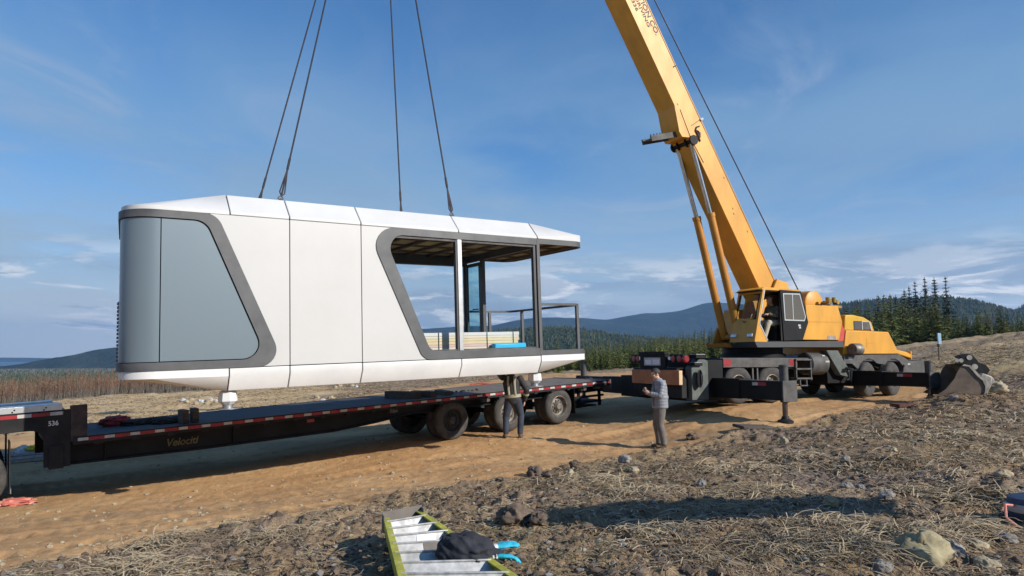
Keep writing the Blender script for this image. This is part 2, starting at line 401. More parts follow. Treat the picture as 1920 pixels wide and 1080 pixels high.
# ================================================================== SETTING
def node_ground(name, road):
    m = D.materials.new(name); m.use_nodes = True
    nt = m.node_tree; n = nt.nodes; l = nt.links; b = n['Principled BSDF']
    b.inputs['Roughness'].default_value = 0.95; b.inputs['Specular IOR Level'].default_value = 0.15
    tc = n.new('ShaderNodeTexCoord')
    def noise(sc, det=6, rough=0.6, st=None):
        t = n.new('ShaderNodeTexNoise'); t.inputs['Scale'].default_value = sc; t.inputs['Detail'].default_value = det; t.inputs['Roughness'].default_value = rough
        if st:
            mp = n.new('ShaderNodeMapping'); mp.inputs['Scale'].default_value = st[0]; mp.inputs['Rotation'].default_value = st[1]
            l.new(tc.outputs['Object'], mp.inputs[0]); l.new(mp.outputs[0], t.inputs['Vector'])
        else: l.new(tc.outputs['Object'], t.inputs['Vector'])
        return t.outputs['Fac']
    def ramp(f, stops):
        r = n.new('ShaderNodeValToRGB'); e = r.color_ramp.elements
        while len(e) < len(stops): e.new(0.5)
        for k, (p, c) in enumerate(stops): e[k].position = p; e[k].color = (*c, 1)
        l.new(f, r.inputs[0]); return r.outputs[0]
    def mix(f, a, c, mode='MIX'):
        x = n.new('ShaderNodeMix'); x.data_type = 'RGBA'; x.blend_type = mode
        if isinstance(f, float): x.inputs[0].default_value = f
        else: l.new(f, x.inputs[0])
        for k, q in ((6, a), (7, c)):
            if isinstance(q, tuple): x.inputs[k].default_value = (*q, 1)
            else: l.new(q, x.inputs[k])
        return x.outputs[2]
    def bw(f, lo, hi):
        r = n.new('ShaderNodeMapRange'); r.inputs[1].default_value = lo; r.inputs[2].default_value = hi; l.new(f, r.inputs[0]); return r.outputs[0]
    at = n.new('ShaderNodeAttribute'); at.attribute_name = 'zone'    # r = meadow, g = tan bank, b = heath
    sp = n.new('ShaderNodeSeparateColor'); l.new(at.outputs['Color'], sp.inputs[0])
    if road:
        c = ramp(noise(0.45, 8, 0.65), [(0.30, (0.36, 0.20, 0.09)), (0.5, (0.50, 0.295, 0.135)), (0.72, (0.60, 0.39, 0.20))])
        c = mix(bw(noise(9, 6, 0.7), 0.56, 0.72), c, (0.29, 0.175, 0.095))
        c = mix(bw(noise(1.1, 7, 0.7, ((0.12, 1.0, 1), (0, 0, -0.66))), 0.50, 0.66), c, ramp(noise(3, 5, 0.6), [(0.3, (0.27, 0.165, 0.085)), (0.7, (0.42, 0.29, 0.16))]))
        v = n.new('ShaderNodeTexVoronoi'); v.inputs['Scale'].default_value = 22; l.new(tc.outputs['Object'], v.inputs['Vector'])
        c = mix(bw(v.outputs['Distance'], 0.20, 0.10), c, ramp(v.outputs['Color'], [(0.2, (0.30, 0.22, 0.14)), (0.8, (0.52, 0.43, 0.31))]))
        bs = 0.6
    else:
        c = ramp(noise(0.9, 8, 0.7), [(0.28, (0.165, 0.110, 0.066)), (0.48, (0.27, 0.185, 0.108)), (0.70, (0.37, 0.265, 0.145))])
        c = mix(bw(noise(0.35, 4, 0.5), 0.5, 0.68), c, ramp(noise(14, 5, 0.7), [(0.35, (0.16, 0.118, 0.095)), (0.65, (0.26, 0.20, 0.16))]))
        c = mix(bw(noise(30, 5, 0.75), 0.56, 0.74), c, (0.055, 0.042, 0.033))
        c = mix(bw(noise(55, 4, 0.7, ((1, 0.16, 1), (0, 0, 0.9))), 0.57, 0.70), c, (0.42, 0.34, 0.22))
        c = mix(bw(noise(48, 4, 0.7, ((0.15, 1, 1), (0, 0, -0.5))), 0.60, 0.72), c, (0.37, 0.31, 0.22))
        bs = 1.0
    meadow = ramp(noise(0.35, 8, 0.7), [(0.3, (0.38, 0.255, 0.125)), (0.52, (0.57, 0.405, 0.215)), (0.72, (0.68, 0.52, 0.31))])
    meadow = mix(bw(noise(2.6, 7, 0.75), 0.55, 0.70), meadow, (0.27, 0.195, 0.095))
    c = mix(sp.outputs[0], c, meadow)
    c = mix(sp.outputs[1], c, ramp(noise(1.5, 6, 0.7), [(0.3, (0.36, 0.255, 0.115)), (0.7, (0.52, 0.40, 0.21))]))
    c = mix(sp.outputs[2], c, ramp(noise(0.25, 8, 0.75), [(0.3, (0.10, 0.105, 0.06)), (0.5, (0.20, 0.17, 0.105)), (0.7, (0.16, 0.15, 0.085))]))
    l.new(c, b.inputs['Base Color'])
    bp = n.new('ShaderNodeBump'); bp.inputs['Strength'].default_value = bs * 0.7; bp.inputs['Distance'].default_value = 0.03
    l.new(noise(38, 6, 0.7), bp.inputs['Height'])
    l.new(bp.outputs[0], b.inputs['Normal'])
    return m
def build_ground():
    th = np.concatenate([np.arange(-180, -46, 4.0), np.arange(-46, 46.01, 0.125), np.arange(50, 180, 4.0)])
    rr = [1.0]
    while rr[-1] < 13000:
        r = rr[-1]
        rr.append(r * (1.0058 if 3.5 < r < 22 else 1.011 if r < 60 else 1.03 if r < 400 else 1.06))
    rr = np.array(rr); nt_, nr = len(th), len(rr)
    T, Rr = np.meshgrid(np.radians(th), rr, indexing='ij')
    X, Y = Rr * np.sin(T), Rr * np.cos(T)
    x, y = X.ravel(), Y.ravel()
    Z = height(x, y)
    sd = sd_noisy(x, y)
    co = np.stack([x, y, Z], 1).astype(np.float32)
    i = np.arange(nt_)[:, None]; j = np.arange(nr - 1)[None, :]
    i2 = (i + 1) % nt_
    q = np.stack([i * nr + j, i * nr + j + 1, i2 * nr + j + 1, i2 * nr + j], -1).reshape(-1, 4)
    fsd = sd[q].mean(1)
    # what grows where
    r = np.hypot(x, y); az = np.degrees(np.arctan2(x, y))
    n1 = fbm(x * 0.15, y * 0.15, 31, 4)
    left = np.clip((-0.25 * (y - 10) - x - 2 + 4 * n1) / 4, 0, 1) * np.clip((y - 8) / 5, 0, 1)
    meadow = np.clip(left * 1.2, 0, 1) * np.clip((120 - r) / 40, 0, 1)
    meadow = meadow * np.clip(0.35 - sd / 1.2, 0.12, 1)
    right_hill = np.clip((az - 24 + 5 * n1) / 4, 0, 1) * np.clip((r - 30 + 12 * n1) / 12, 0, 1) * np.clip((170 - r) / 60, 0, 1)
    meadow = np.maximum(meadow, right_hill * np.clip(0.62 + 1.8 * fbm(x * 0.14, y * 0.14, 33, 5), 0, 1) * 0.85)
    bank = np.exp(-((r - 33 - 3 * n1) / 3.0) ** 2) * np.clip((az - 24) / 3, 0, 1) + 0.9 * np.exp(-((r - 45 - 4 * n1) / 6) ** 2) * np.clip((az - 24) / 3, 0, 1)
    heath = np.clip((r - 115 + 20 * n1) / 60, 0, 1)
    grey = np.clip((az - 8) / 3, 0, 1) * np.clip((20 - az) / 3, 0, 1) * np.clip((r - 70) / 20, 0, 1) * np.clip((130 - r) / 20, 0, 1)
    zone = np.stack([meadow, np.clip(bank, 0, 1), np.maximum(heath, grey * 0.8), np.ones_like(x)], 1).astype(np.float32)
    def part(name, sel, mt, center):
        qs = q[sel]
        used, inv = np.unique(qs, return_inverse=True)
        me = D.meshes.new(name)
        vs = co[used]; f = inv.reshape(-1, 4)
        me.vertices.add(len(vs)); me.vertices.foreach_set('co', vs.ravel())
        me.loops.add(f.size); me.loops.foreach_set('vertex_index', f.ravel().astype(np.int32))
        me.polygons.add(len(f)); me.polygons.foreach_set('loop_start', np.arange(0, f.size, 4, dtype=np.int32))
        me.update(calc_edges=True)
        a = me.attributes.new('zone', 'FLOAT_COLOR', 'POINT'); a.data.foreach_set('color', zone[used].ravel())
        me.polygons.foreach_set('use_smooth', [True] * len(f))
        me.materials.append(mt)
        o = D.objects.new(name, me); COL.objects.link(o); o['kind'] = 'structure'
        # normals up
        if len(me.polygons) and me.polygons[0].normal.z < 0: me.flip_normals()
        return o
    part('ground', fsd <= 0, node_ground('soil_ground', False), True)
    part('dirt_road', fsd > 0, node_ground('orange_dirt', True), False)
    # the patch under the photographer
    mb = MB(); k = 48
    ring = [(math.sin(2 * math.pi * a / k), math.cos(2 * math.pi * a / k)) for a in range(k)]
    mb.add([(0, 0, H(0, 0.01))] + [(p * 1.03, s_ * 1.03, H(p * 1.03, s_ * 1.03) - 0.01) for p, s_ in ring], [(0, 1 + (a + 1) % k, 1 + a) for a in range(k)])
    o = mb.build('ground', D.materials['soil_ground'], None); o['kind'] = 'structure'
build_ground()

# sea
m = D.materials.new('sea_water'); m.use_nodes = True
b = m.node_tree.nodes['Principled BSDF']; b.inputs['Base Color'].default_value = (0.012, 0.04, 0.07, 1); b.inputs['Roughness'].default_value = 0.35
t = m.node_tree.nodes.new('ShaderNodeTexNoise'); t.inputs['Scale'].default_value = 0.02
bp = m.node_tree.nodes.new('ShaderNodeBump'); bp.inputs['Strength'].default_value = 0.3; bp.inputs['Distance'].default_value = 2
m.node_tree.links.new(t.outputs[0], bp.inputs['Height']); m.node_tree.links.new(bp.outputs[0], b.inputs['Normal'])
mb = MB(); mb.add([(-13000, 1500, ZC - 46), (2500, 1500, ZC - 46), (2500, 13000, ZC - 46), (-13000, 13000, ZC - 46)], [(0, 1, 2, 3)])
tag(mb.build('sea', m, None), kind='structure')

# hills: real ridges at their own distance
def forest_mat(name, a, b_, c_, sc, snow=False):
    m = D.materials.new(name); m.use_nodes = True
    n = m.node_tree.nodes; l = m.node_tree.links; p = n['Principled BSDF']; p.inputs['Roughness'].default_value = 0.95; p.inputs['Specular IOR Level'].default_value = 0.1
    tc = n.new('ShaderNodeTexCoord'); t = n.new('ShaderNodeTexNoise'); t.inputs['Scale'].default_value = sc; t.inputs['Detail'].default_value = 9; t.inputs['Roughness'].default_value = 0.72
    l.new(tc.outputs['Object'], t.inputs['Vector'])
    r = n.new('ShaderNodeValToRGB'); e = r.color_ramp.elements; e.new(0.5)
    for k, (q, c) in enumerate(((0.34, a), (0.5, b_), (0.68, c_))): e[k].position = q; e[k].color = (*c, 1)
    l.new(t.outputs[0], r.inputs[0]); l.new(r.outputs[0], p.inputs['Base Color'])
    t2 = n.new('ShaderNodeTexNoise'); t2.inputs['Scale'].default_value = sc * 6; t2.inputs['Detail'].default_value = 6
    l.new(tc.outputs['Object'], t2.inputs['Vector'])
    bp = n.new('ShaderNodeBump'); bp.inputs['Strength'].default_value = 1.0; bp.inputs['Distance'].default_value = 12
    l.new(t2.outputs[0], bp.inputs['Height']); l.new(bp.outputs[0], p.inputs['Normal'])
    return m
def ridge(name, pts, Y, depth, m, amp, seed, nx=260, ny=60, floor=-60):
    ps = [at_y(px, py, Y) for px, py in pts]
    xs = np.linspace(ps[0].x, ps[-1].x, nx)
    hs = np.interp(xs, [p.x for p in ps], [p.z for p in ps])
    k = max(1, nx // 90)
    hs = np.convolve(np.pad(hs, k, mode='edge'), np.ones(2 * k + 1) / (2 * k + 1), 'valid')
    ts = np.linspace(-1, 1, ny)
    XX, TT = np.meshgrid(xs, ts, indexing='ij')
    sc = 1 / (depth * 0.4)
    prof = np.clip(1 - np.abs(TT) ** 1.5, 0, 1) ** 1.15
    YY = Y + TT * depth
    base = floor
    ZZ = base + (hs[:, None] - base) * prof + amp * fbm(XX * sc, YY * sc, seed, 6) * (0.25 + 0.9 * (1 - prof) * prof * 4) 
    ZZ[:, 0] = base - 20; ZZ[:, -1] = base - 20
    v = np.stack([XX, YY, ZZ], -1).reshape(-1, 3)
    f = [(i * ny + j, (i + 1) * ny + j, (i + 1) * ny + j + 1, i * ny + j + 1) for i in range(nx - 1) for j in range(ny - 1)]
    mb = MB(); mb.add([tuple(p) for p in v], f)
    o = mb.build(name, m, None, 180); o['kind'] = 'structure'
    return xs, hs, o
m_far = forest_mat('mountain_forest', (0.012, 0.024, 0.022), (0.02, 0.036, 0.033), (0.05, 0.06, 0.052), 0.004)
m_mid = forest_mat('hill_forest', (0.014, 0.026, 0.016), (0.03, 0.05, 0.028), (0.06, 0.075, 0.04), 0.02)
m_lef = forest_mat('coast_forest', (0.012, 0.022, 0.018), (0.024, 0.036, 0.028), (0.055, 0.058, 0.045), 0.008)
ridge('mountains', [(560, 655), (640, 634), (700, 626), (790, 617), (850, 613), (920, 611), (960, 602), (1000, 597), (1040, 595), (1090, 596), (1140, 600), (1180, 592), (1215, 587), (1230, 588), (1275, 582), (1300, 574), (1320, 567), (1345, 566), (1400, 572), (1480, 585), (1560, 596), (1660, 612)], 6500, 1500, m_far, 60, 41, 320, 70)
ridge('hill', [(1440, 612), (1520, 588), (1560, 573), (1600, 568), (1640, 563), (1690, 560), (1760, 558), (1800, 559), (1830, 565), (1870, 580), (1890, 586), (1920, 592), (1990, 600), (2100, 610)], 1700, 420, m_mid, 20, 43, 260, 60, -20)
ridge('hill', [(1850, 600), (1880, 586), (1905, 579), (1925, 573), (1960, 562), (2050, 548), (2150, 560)], 2300, 420, m_mid, 20, 44, 160, 50, -20)
ridge('hill', [(40, 692), (75, 684), (100, 680), (130, 674), (150, 668), (180, 660), (210, 652), (260, 645), (340, 640), (460, 644), (600, 655)], 3600, 600, m_lef, 26, 45, 220, 50, -60)
ridge('hill', [(-80, 671.6), (-20, 670), (40, 670.6), (110, 671.8), (150, 674)], 11000, 500, m_lef, 6, 46, 120, 20, -60)
ridge('hill', [(800, 640), (880, 630), (940, 620), (1000, 614), (1060, 614), (1120, 622), (1200, 632), (1300, 640), (1400, 646)], 1500, 300, m_mid, 10, 47, 220, 40, -20)

# ------------------------------------------------------------------ trees
def leafmat(name, a, b_):
    m = D.materials.new(name); m.use_nodes = True
    n = m.node_tree.nodes; l = m.node_tree.links; p = n['Principled BSDF']; p.inputs['Roughness'].default_value = 0.8; p.inputs['Specular IOR Level'].default_value = 0.2
    tc = n.new('ShaderNodeTexCoord'); t = n.new('ShaderNodeTexNoise'); t.inputs['Scale'].default_value = 0.9; t.inputs['Detail'].default_value = 4
    oi = n.new('ShaderNodeObjectInfo')
    l.new(tc.outputs['Object'], t.inputs['Vector'])
    r = n.new('ShaderNodeValToRGB'); e = r.color_ramp.elements; e[0].position = 0.35; e[1].position = 0.68; e[0].color = (*a, 1); e[1].color = (*b_, 1)
    l.new(t.outputs[0], r.inputs[0])
    hs = n.new('ShaderNodeHueSaturation'); mr = n.new('ShaderNodeMapRange'); mr.inputs[3].default_value = 0.7; mr.inputs[4].default_value = 1.35
    l.new(oi.outputs['Random'], mr.inputs[0]); l.new(mr.outputs[0], hs.inputs['Value']); l.new(r.outputs[0], hs.inputs['Color'])
    l.new(hs.outputs[0], p.inputs['Base Color'])
    return m
M['conifer'] = leafmat('conifer_needles', (0.055, 0.075, 0.024), (0.22, 0.245, 0.075))
M['fir'] = leafmat('dark_fir_needles', (0.018, 0.032, 0.02), (0.06, 0.085, 0.045))
M['bark'] = mat('bark', (0.12, 0.09, 0.07), 0.9, 0, 0.4, 3)
M['palebark'] = mat('pale_bark', (0.22, 0.185, 0.15), 0.9, 0, 0.45, 0.6)
M['twig'] = mat('red_brown_twigs', (0.29, 0.165, 0.098), 0.9, 0, 0, 0.10, col2=(0.19, 0.11, 0.072))
def conifer_meshes(h, rbase, bare, dens, seed, sparse=False):
    g = random.Random(seed)
    tr = MB(); tr.tube([(0, 0, -0.3), (g.uniform(-.05, .05), 0, h * 0.5), (0, 0, h)], [h * 0.014, h * 0.009, h * 0.002], 6)
    cr = MB(); z = bare * h
    while z < h * 0.985:
        f = (z - bare * h) / (h * (1 - bare))
        R_ = rbase * ((1 - f) ** 0.85) * (0.55 + 0.45 * min(1, f / 0.12)) * g.uniform(0.8, 1.15) + 0.05
        nb = max(3, int(dens * (1 - f * 0.5)))
        a0 = g.uniform(0, 6.3)
        for k in range(nb):
            if sparse and g.random() < 0.18: continue
            a = a0 + 6.283 * k / nb + g.uniform(-.35, .35); L = R_ * g.uniform(0.55, 1.1)
            d = Vector((math.cos(a), math.sin(a), 0)); s_ = Vector((-d.y, d.x, 0)); zz = z + g.uniform(-.2, .2) * h * 0.03
            droop = g.uniform(-.05, .4) * (1 - f) - 0.25 * f
            nseg = max(2, int(L / (0.035 * h)))
            for i in range(nseg):
                t0 = i / nseg; c = d * (L * (t0 + 0.5 / nseg)) + Vector((0, 0, zz - droop * L * t0 + 0.1 * L * t0 * t0))
                for _ in range(3):
                    w = (0.30 * R_ * (1.15 - t0) + 0.03 * h * 0.5) * g.uniform(0.6, 1.2)
                    e1 = (d * g.uniform(.2, 1) + s_ * g.uniform(-1, 1) + Vector((0, 0, g.uniform(-.7, .25)))).normalized()
                    e2 = e1.cross(Vector((g.uniform(-1, 1), g.uniform(-1, 1), g.uniform(.2, 1)))).normalized()
                    c2 = c + Vector((g.uniform(-1, 1), g.uniform(-1, 1), g.uniform(-1, 1))) * w * 0.35
                    cr.add([c2 - e1 * w * 0.5 - e2 * w * 0.16, c2 + e1 * w * 0.6, c2 - e1 * w * 0.4 + e2 * w * 0.22], [(0, 1, 2)])
        z += h * (0.045 if not sparse else 0.036) * g.uniform(0.8, 1.2)
    return tr, cr
def make_tree(name, h, rbase, bare, dens, seed, leaf, sparse=False):
    e = empty(name)
    tr, cr = conifer_meshes(h, rbase, bare, dens, seed, sparse)
    tr.build('trunk', 'bark', e); cr.build('crown', leaf, e, smooth=False)
    return e
def place(o, px, Y, zoff, sc, rz, label, group, wide=1.15, tall=1.0):
    p = at_y(px, 640, Y); z = H(p.x, Y) + zoff
    o.location = (p.x, Y, z); o.scale = (sc * wide, sc * wide, sc * tall); o.rotation_euler = (0, 0, rz)
    tag(o, label, 'tree', group)
protos = [make_tree('conifer', 8.0, 1.55, 0.06, 9, 100 + k, 'conifer') for k in range(4)]
used = set()
def put(kind, *a):
    o = kind if kind.name not in used else copy_tree(kind)
    used.add(kind.name)
    place(o, *a)
G1 = 'young conifers along the edge of the cleared field'
for i in range(150):      # the dense row across the field behind the crane's tail
    px = 1010 + 365 * (i + R.uniform(-.4, .4)) / 150; Y = R.uniform(116, 140)
    put(protos[i % 4], px, Y, -0.2, R.uniform(0.82, 1.0) * (0.62 + 0.26 * (px - 1010) / 365), R.uniform(0, 6.3), 'young green conifer in the dense row between the cabin and the crane', G1)
G2 = 'conifers of the wood behind the yellow truck cab'
for i in range(165):
    px = 1555 + 470 * (i + R.uniform(-.4, .4)) / 165; Y = R.uniform(118, 165)
    hb = 1.4 if px < 1700 else 1.35 if px < 1790 else 0.9
    put(protos[i % 4], px, Y, -1.0, hb * R.uniform(0.75, 1.15), R.uniform(0, 6.3), 'bushy green conifer in the wood behind the yellow truck cab', G2, 1.75, 0.86)
fp = [make_tree('fir_tree', 26.0, 3.9, 0.24, 12, 200 + k, 'fir', True) for k in range(3)]
G3 = 'tall firs standing above the wood'
for i, (px, py, Y, lb) in enumerate(((1695, 541, 260, 'tall thin fir with a ragged top, leftmost of the row standing above the wood'), (1715, 527, 265, 'tall dark fir second from the left in the row standing above the wood'),
        (1733, 519, 255, 'very tall full fir in the middle of the row standing above the wood'), (1751, 519, 262, 'very tall fir with wide gaps, second from the right above the wood'), (1772, 518, 258, 'tall narrow fir at the right end of the row above the wood'),
        (1704, 536, 275, 'slim fir half hidden between taller ones above the wood'), (1679, 552, 250, 'shorter dark fir standing left of the tall row above the wood'), (1646, 553, 240, 'lone fir with bare lower trunk left of the tall firs'), (1608, 563, 235, 'small dark fir above the truck cab roof'))):
    p = at_y(px, py, Y); z0 = H(p.x, Y)
    o = fp[i % 3] if i < 3 else copy_tree(fp[i % 3])
    s_ = (p.z - z0 + 1) / 26.0
    o.location = (p.x, Y, z0 - 1); o.scale = (s_ * 1.35, s_ * 1.35, s_); o.rotation_euler = (0, 0, i * 1.3)
    tag(o, lb, 'tree', G3)
# pale leafless tree at the right
mb = MB(); g = random.Random(5)
def twigs(mb, p, d, L, r, n):
    q = p + d * L
    mb.tube([p, q], [r, r * 0.6], 4, cap=False)
    if n == 0: return
    for _ in range(3):
        dd = (d + Vector((g.uniform(-.6, .6), g.uniform(-.6, .6), g.uniform(0, .5)))).normalized()
        twigs(mb, p + d * L * g.uniform(.5, 1), dd, L * g.uniform(.55, .75), r * 0.6, n - 1)
twigs(mb, Vector((0, 0, 0)), Vector((0, 0, 1)), 2.2, 0.07, 4)
e = empty('bare_tree', at_y(1861, 640, 104)); e.location.z = H(e.location.x, 104) - 0.2
mb.build('trunk', 'palebark', e)
tag(e, 'pale leafless tree in front of the green wood at the right', 'tree')
# small dark spruce seen through the balcony rail
o = copy_tree(protos[1]); p = at_y(1046, 640, 78); o.location = (p.x, 78, H(p.x, 78) - 0.3); o.scale = (0.6, 0.6, 0.55); tag(o, 'small dark spruce standing alone, seen through the balcony railing', 'tree')

# far forest: one mass
def forest(name, spots, leaf, seed):
    g = np.random.default_rng(seed)
    n = len(spots); k = 6
    V = []; F = []
    tiers = ((0.05, 0.30, 0.55), (0.32, 0.24, 0.78), (0.58, 0.17, 1.0))
    off = 0
    for (x, y, z, h) in spots:
        w = h * g.uniform(0.7, 1.15)
        for z0, r0, z1 in tiers:
            a = g.uniform(0, 6.3) + np.arange(k) * 2 * np.pi / k
            rr = r0 * w * g.uniform(0.55, 1.3, k)
            V.append(np.stack([x + rr * np.cos(a), y + rr * np.sin(a), z + h * (z0 + g.uniform(-.06, .06, k))], 1))
            V.append(np.array([[x + g.uniform(-.03, .03) * h, y, z + h * z1]]))
            F += [(off + i, off + (i + 1) % k, off + k) for i in range(k)]
            off += k + 1
    V = np.concatenate(V)
    mb = MB(); mb.v = [tuple(p) for p in V]; mb.f = F; mb.m = [0] * len(F)
    me = D.meshes.new(name); me.from_pydata(mb.v, [], mb.f); me.materials.append(leaf)
    o = D.objects.new(name, me); COL.objects.link(o); o['kind'] = 'stuff'
    return o
M['farleaf'] = mat('far_conifers', (0.07, 0.085, 0.04), 0.95, 0, 0, 0.02, col2=(0.028, 0.04, 0.022))
g = np.random.default_rng(3)
sp = []
for _ in range(4200):
    px = g.uniform(830, 1450); Y = 330 * (1300 / 330) ** g.uniform(0, 1)
    p = at_y(px, 640, Y); z = float(base_h(np.array([p.x]), np.array([Y]))[0]) + ZC
    sp.append((p.x, Y, z - 1, g.uniform(4, 8) * (1.0 + 0.4 * (Y > 600))))
forest('distant_forest', sp, M['farleaf'], 1)
sp = []
hill_o = [o for o in D.objects if o.name.startswith('hill')]
bpy.context.view_layer.update()
def hill_z(o, x, y):
    ok, loc, nrm, _ = o.ray_cast(Vector((x, y, 2000)), Vector((0, 0, -1)))
    return loc.z if ok else None
for _ in range(5200):
    px = g.uniform(1480, 1990); Y = g.uniform(1290, 1720)
    p = at_y(px, 600, Y); z = hill_z(hill_o[0], p.x, Y)
    if z is not None and z > 4: sp.append((p.x, Y, z - 3, g.uniform(6, 12)))
for _ in range(1500):
    px = g.uniform(1850, 2100); Y = g.uniform(1900, 2320)
    p = at_y(px, 600, Y); z = hill_z(hill_o[1], p.x, Y)
    if z is not None and z > 4: sp.append((p.x, Y, z - 3, g.uniform(7, 14)))
for _ in range(2600):
    px = g.uniform(810, 1390); Y = g.uniform(1210, 1515)
    p = at_y(px, 620, Y); z = hill_z(hill_o[4], p.x, Y)
    if z is not None and z > -8: sp.append((p.x, Y, z - 3, g.uniform(6, 11)))
forest('hill_forest', sp, M['farleaf'], 2)
sp = []
for _ in range(5200):
    px = g.uniform(-120, 620); Y = 240 * (2900 / 240) ** g.uniform(0, 1)
    p = at_y(px, 690, Y); z = float(base_h(np.array([p.x]), np.array([Y]))[0]) + ZC
    if z > ZC - 47 : sp.append((p.x, Y, z - 1, g.uniform(4, 10)))
forest('lowland_forest', sp, M['farleaf'], 4)

# alder thicket at the left: bare saplings past counting
def thicket():
    g = np.random.default_rng(9)
    tv = MB(); cv = MB()
    for i in range(2600):
        px = g.uniform(-130, 560); Y = g.uniform(84, 128)
        p = at_y(px, 730, Y); z = H(p.x, Y) if i % 4 == 0 else float(base_h(np.array([p.x]), np.array([Y]))[0]) + ZC
        h = g.uniform(2.2, 3.6) * (1.0 if px < 330 else 0.8)
        lx, ly = g.uniform(-.25, .25, 2)
        tv.tube([(p.x, Y, z - .2), (p.x + lx * .5, Y + ly, z + h * .5), (p.x + lx, Y + ly, z + h)], [0.030, 0.02, 0.005], 3, cap=False)
        for _ in range(34):
            t = g.uniform(0.38, 1.0); a = g.uniform(0, 6.3); L = g.uniform(.35, .95) * (1.15 - t * 0.6)
            s = np.array([p.x + lx * t, Y + ly * t, z + h * t])
            d = np.array([math.cos(a) * .55, math.sin(a) * .55, g.uniform(.35, 1.0)]) * L
            w = np.array([-math.sin(a), math.cos(a), 0]) * 0.018
            cv.add([s - w, s + w, s + d], [(0, 1, 2)])
    o = tv.build('alder_thicket', 'palebark', None); o['kind'] = 'stuff'
    c = cv.build('twigs', 'twig', o, smooth=False)
thicket()
# ================================================================== CABIN
cab, CAB = framed('prefab_cabin', (-4.567, 11.099, -0.146 + ZC), 0.599, 0.036)
tag(cab, 'white capsule-shaped prefab cabin with graphite window frames hanging from crane slings', 'cabin')
DW = 3.1                    # depth
UL, UR, RC = -1.56, 7.68, 0.5
SEAMS = [0.0, 0.974, 2.27, 4.33, 6.29]
def outline(inset=0.0, part='left', n=9):
    """plan outline from the front seam round an end to the back"""
    if part == 'left':
        r = RC - inset
        pts = [(0.0, inset), (UL + RC, inset)]
        pts += [(UL + RC + r * math.sin(-a), RC - r * math.cos(a)) for a in [math.pi / 2 * k / n for k in range(1, n + 1)]]
        pts += [(UL + RC - r * math.cos(a), DW - RC + r * math.sin(a)) for a in [math.pi / 2 * k / n for k in range(0, n + 1)]]
        pts += [(0.0, DW - inset)]
    else:
        r0 = 0.34; r = r0 - inset
        pts = [(SEAMS[-1], inset), (UR - r0, inset)]
        pts += [(UR - r0 + r * math.sin(a), r0 - r * math.cos(a)) for a in [math.pi / 2 * k / n for k in range(1, n + 1)]]
        pts += [(UR - r0 + r * math.cos(a), DW - r0 + r * math.sin(a)) for a in [math.pi / 2 * k / n for k in range(0, n + 1)]]
        pts += [(SEAMS[-1], DW - inset)]
    return [(u + (0.085 * w if part == 'left' and u < -0.2 else 0.0), w) for u, w in pts]
GAP = 0.008
def end_shell(part, z0, z1, zt, w0, mb, gap):
    s_ = -1 if part == 'left' else 1
    x0 = (0.0 if part == 'left' else SEAMS[-1]) + s_ * gap
    ol = [((min(u, x0) if s_ < 0 else max(u, x0)), w) for u, w in outline(0, part)]
    top = [(x0, min(max(w, w0), DW - w0), zt) for u, w in ol]
    zs = 2.56 if zt > 0 else -0.13; ln = 1.56 if s_ < 0 else 1.39
    A = [(u, w, z0) for u, w in ol]; B = [(u, w, zs + (z1 - zs) * min(1, abs(u - x0) / ln)) for u, w in ol]
    mb.strip(A, B); mb.strip(B, top)
    mb.add(A, [tuple(range(len(A)))])
# roof: white panels split at the seams
for k in range(4):
    a, b = SEAMS[k] + GAP, SEAMS[k + 1] - GAP
    MB().prism([(0, 2.508), (0, 2.56), (0.31, 2.90), (DW - 0.31, 2.90), (DW, 2.56), (DW, 2.508)], 'yz', a, b).build('roof_panel', 'roofwhite', cab, bevel=0.012)
for part, z1 in (('left', 2.575), ('right', 2.685)):
    mb = MB(); end_shell(part, 2.508 if part == 'left' else 2.52, z1, 2.90, 0.31, mb, GAP)
    mb.build('roof_panel', 'roofwhite', cab, 28)
MB().prism([(0.03, 2.49), (0.03, 2.55), (0.33, 2.88), (DW - 0.33, 2.88), (DW - 0.03, 2.55), (DW - 0.03, 2.49)], 'yz', -0.05, 6.33).build('roof_seam', 'seam', cab)
# keel: lower white panels
for k in range(4):
    a, b = SEAMS[k] + GAP, SEAMS[k + 1] - GAP
    MB().prism([(0, -0.006), (0, -0.13), (0.13, -0.372), (DW - 0.13, -0.372), (DW, -0.13), (DW, -0.006)], 'yz', a, b).build('keel_panel', 'offwhite', cab, bevel=0.01)
for part in ('left', 'right'):
    mb = MB(); end_shell(part, -0.006, -0.115 if part == 'left' else -0.135, -0.372, 0.13, mb, GAP)
    mb.build('keel_panel', 'offwhite', cab, 28)
MB().prism([(0.03, 0.0), (0.03, -0.12), (0.15, -0.355), (DW - 0.15, -0.355), (DW - 0.03, -0.12), (DW - 0.03, 0.0)], 'yz', -0.05, 6.33).build('keel_seam', 'seam', cab)
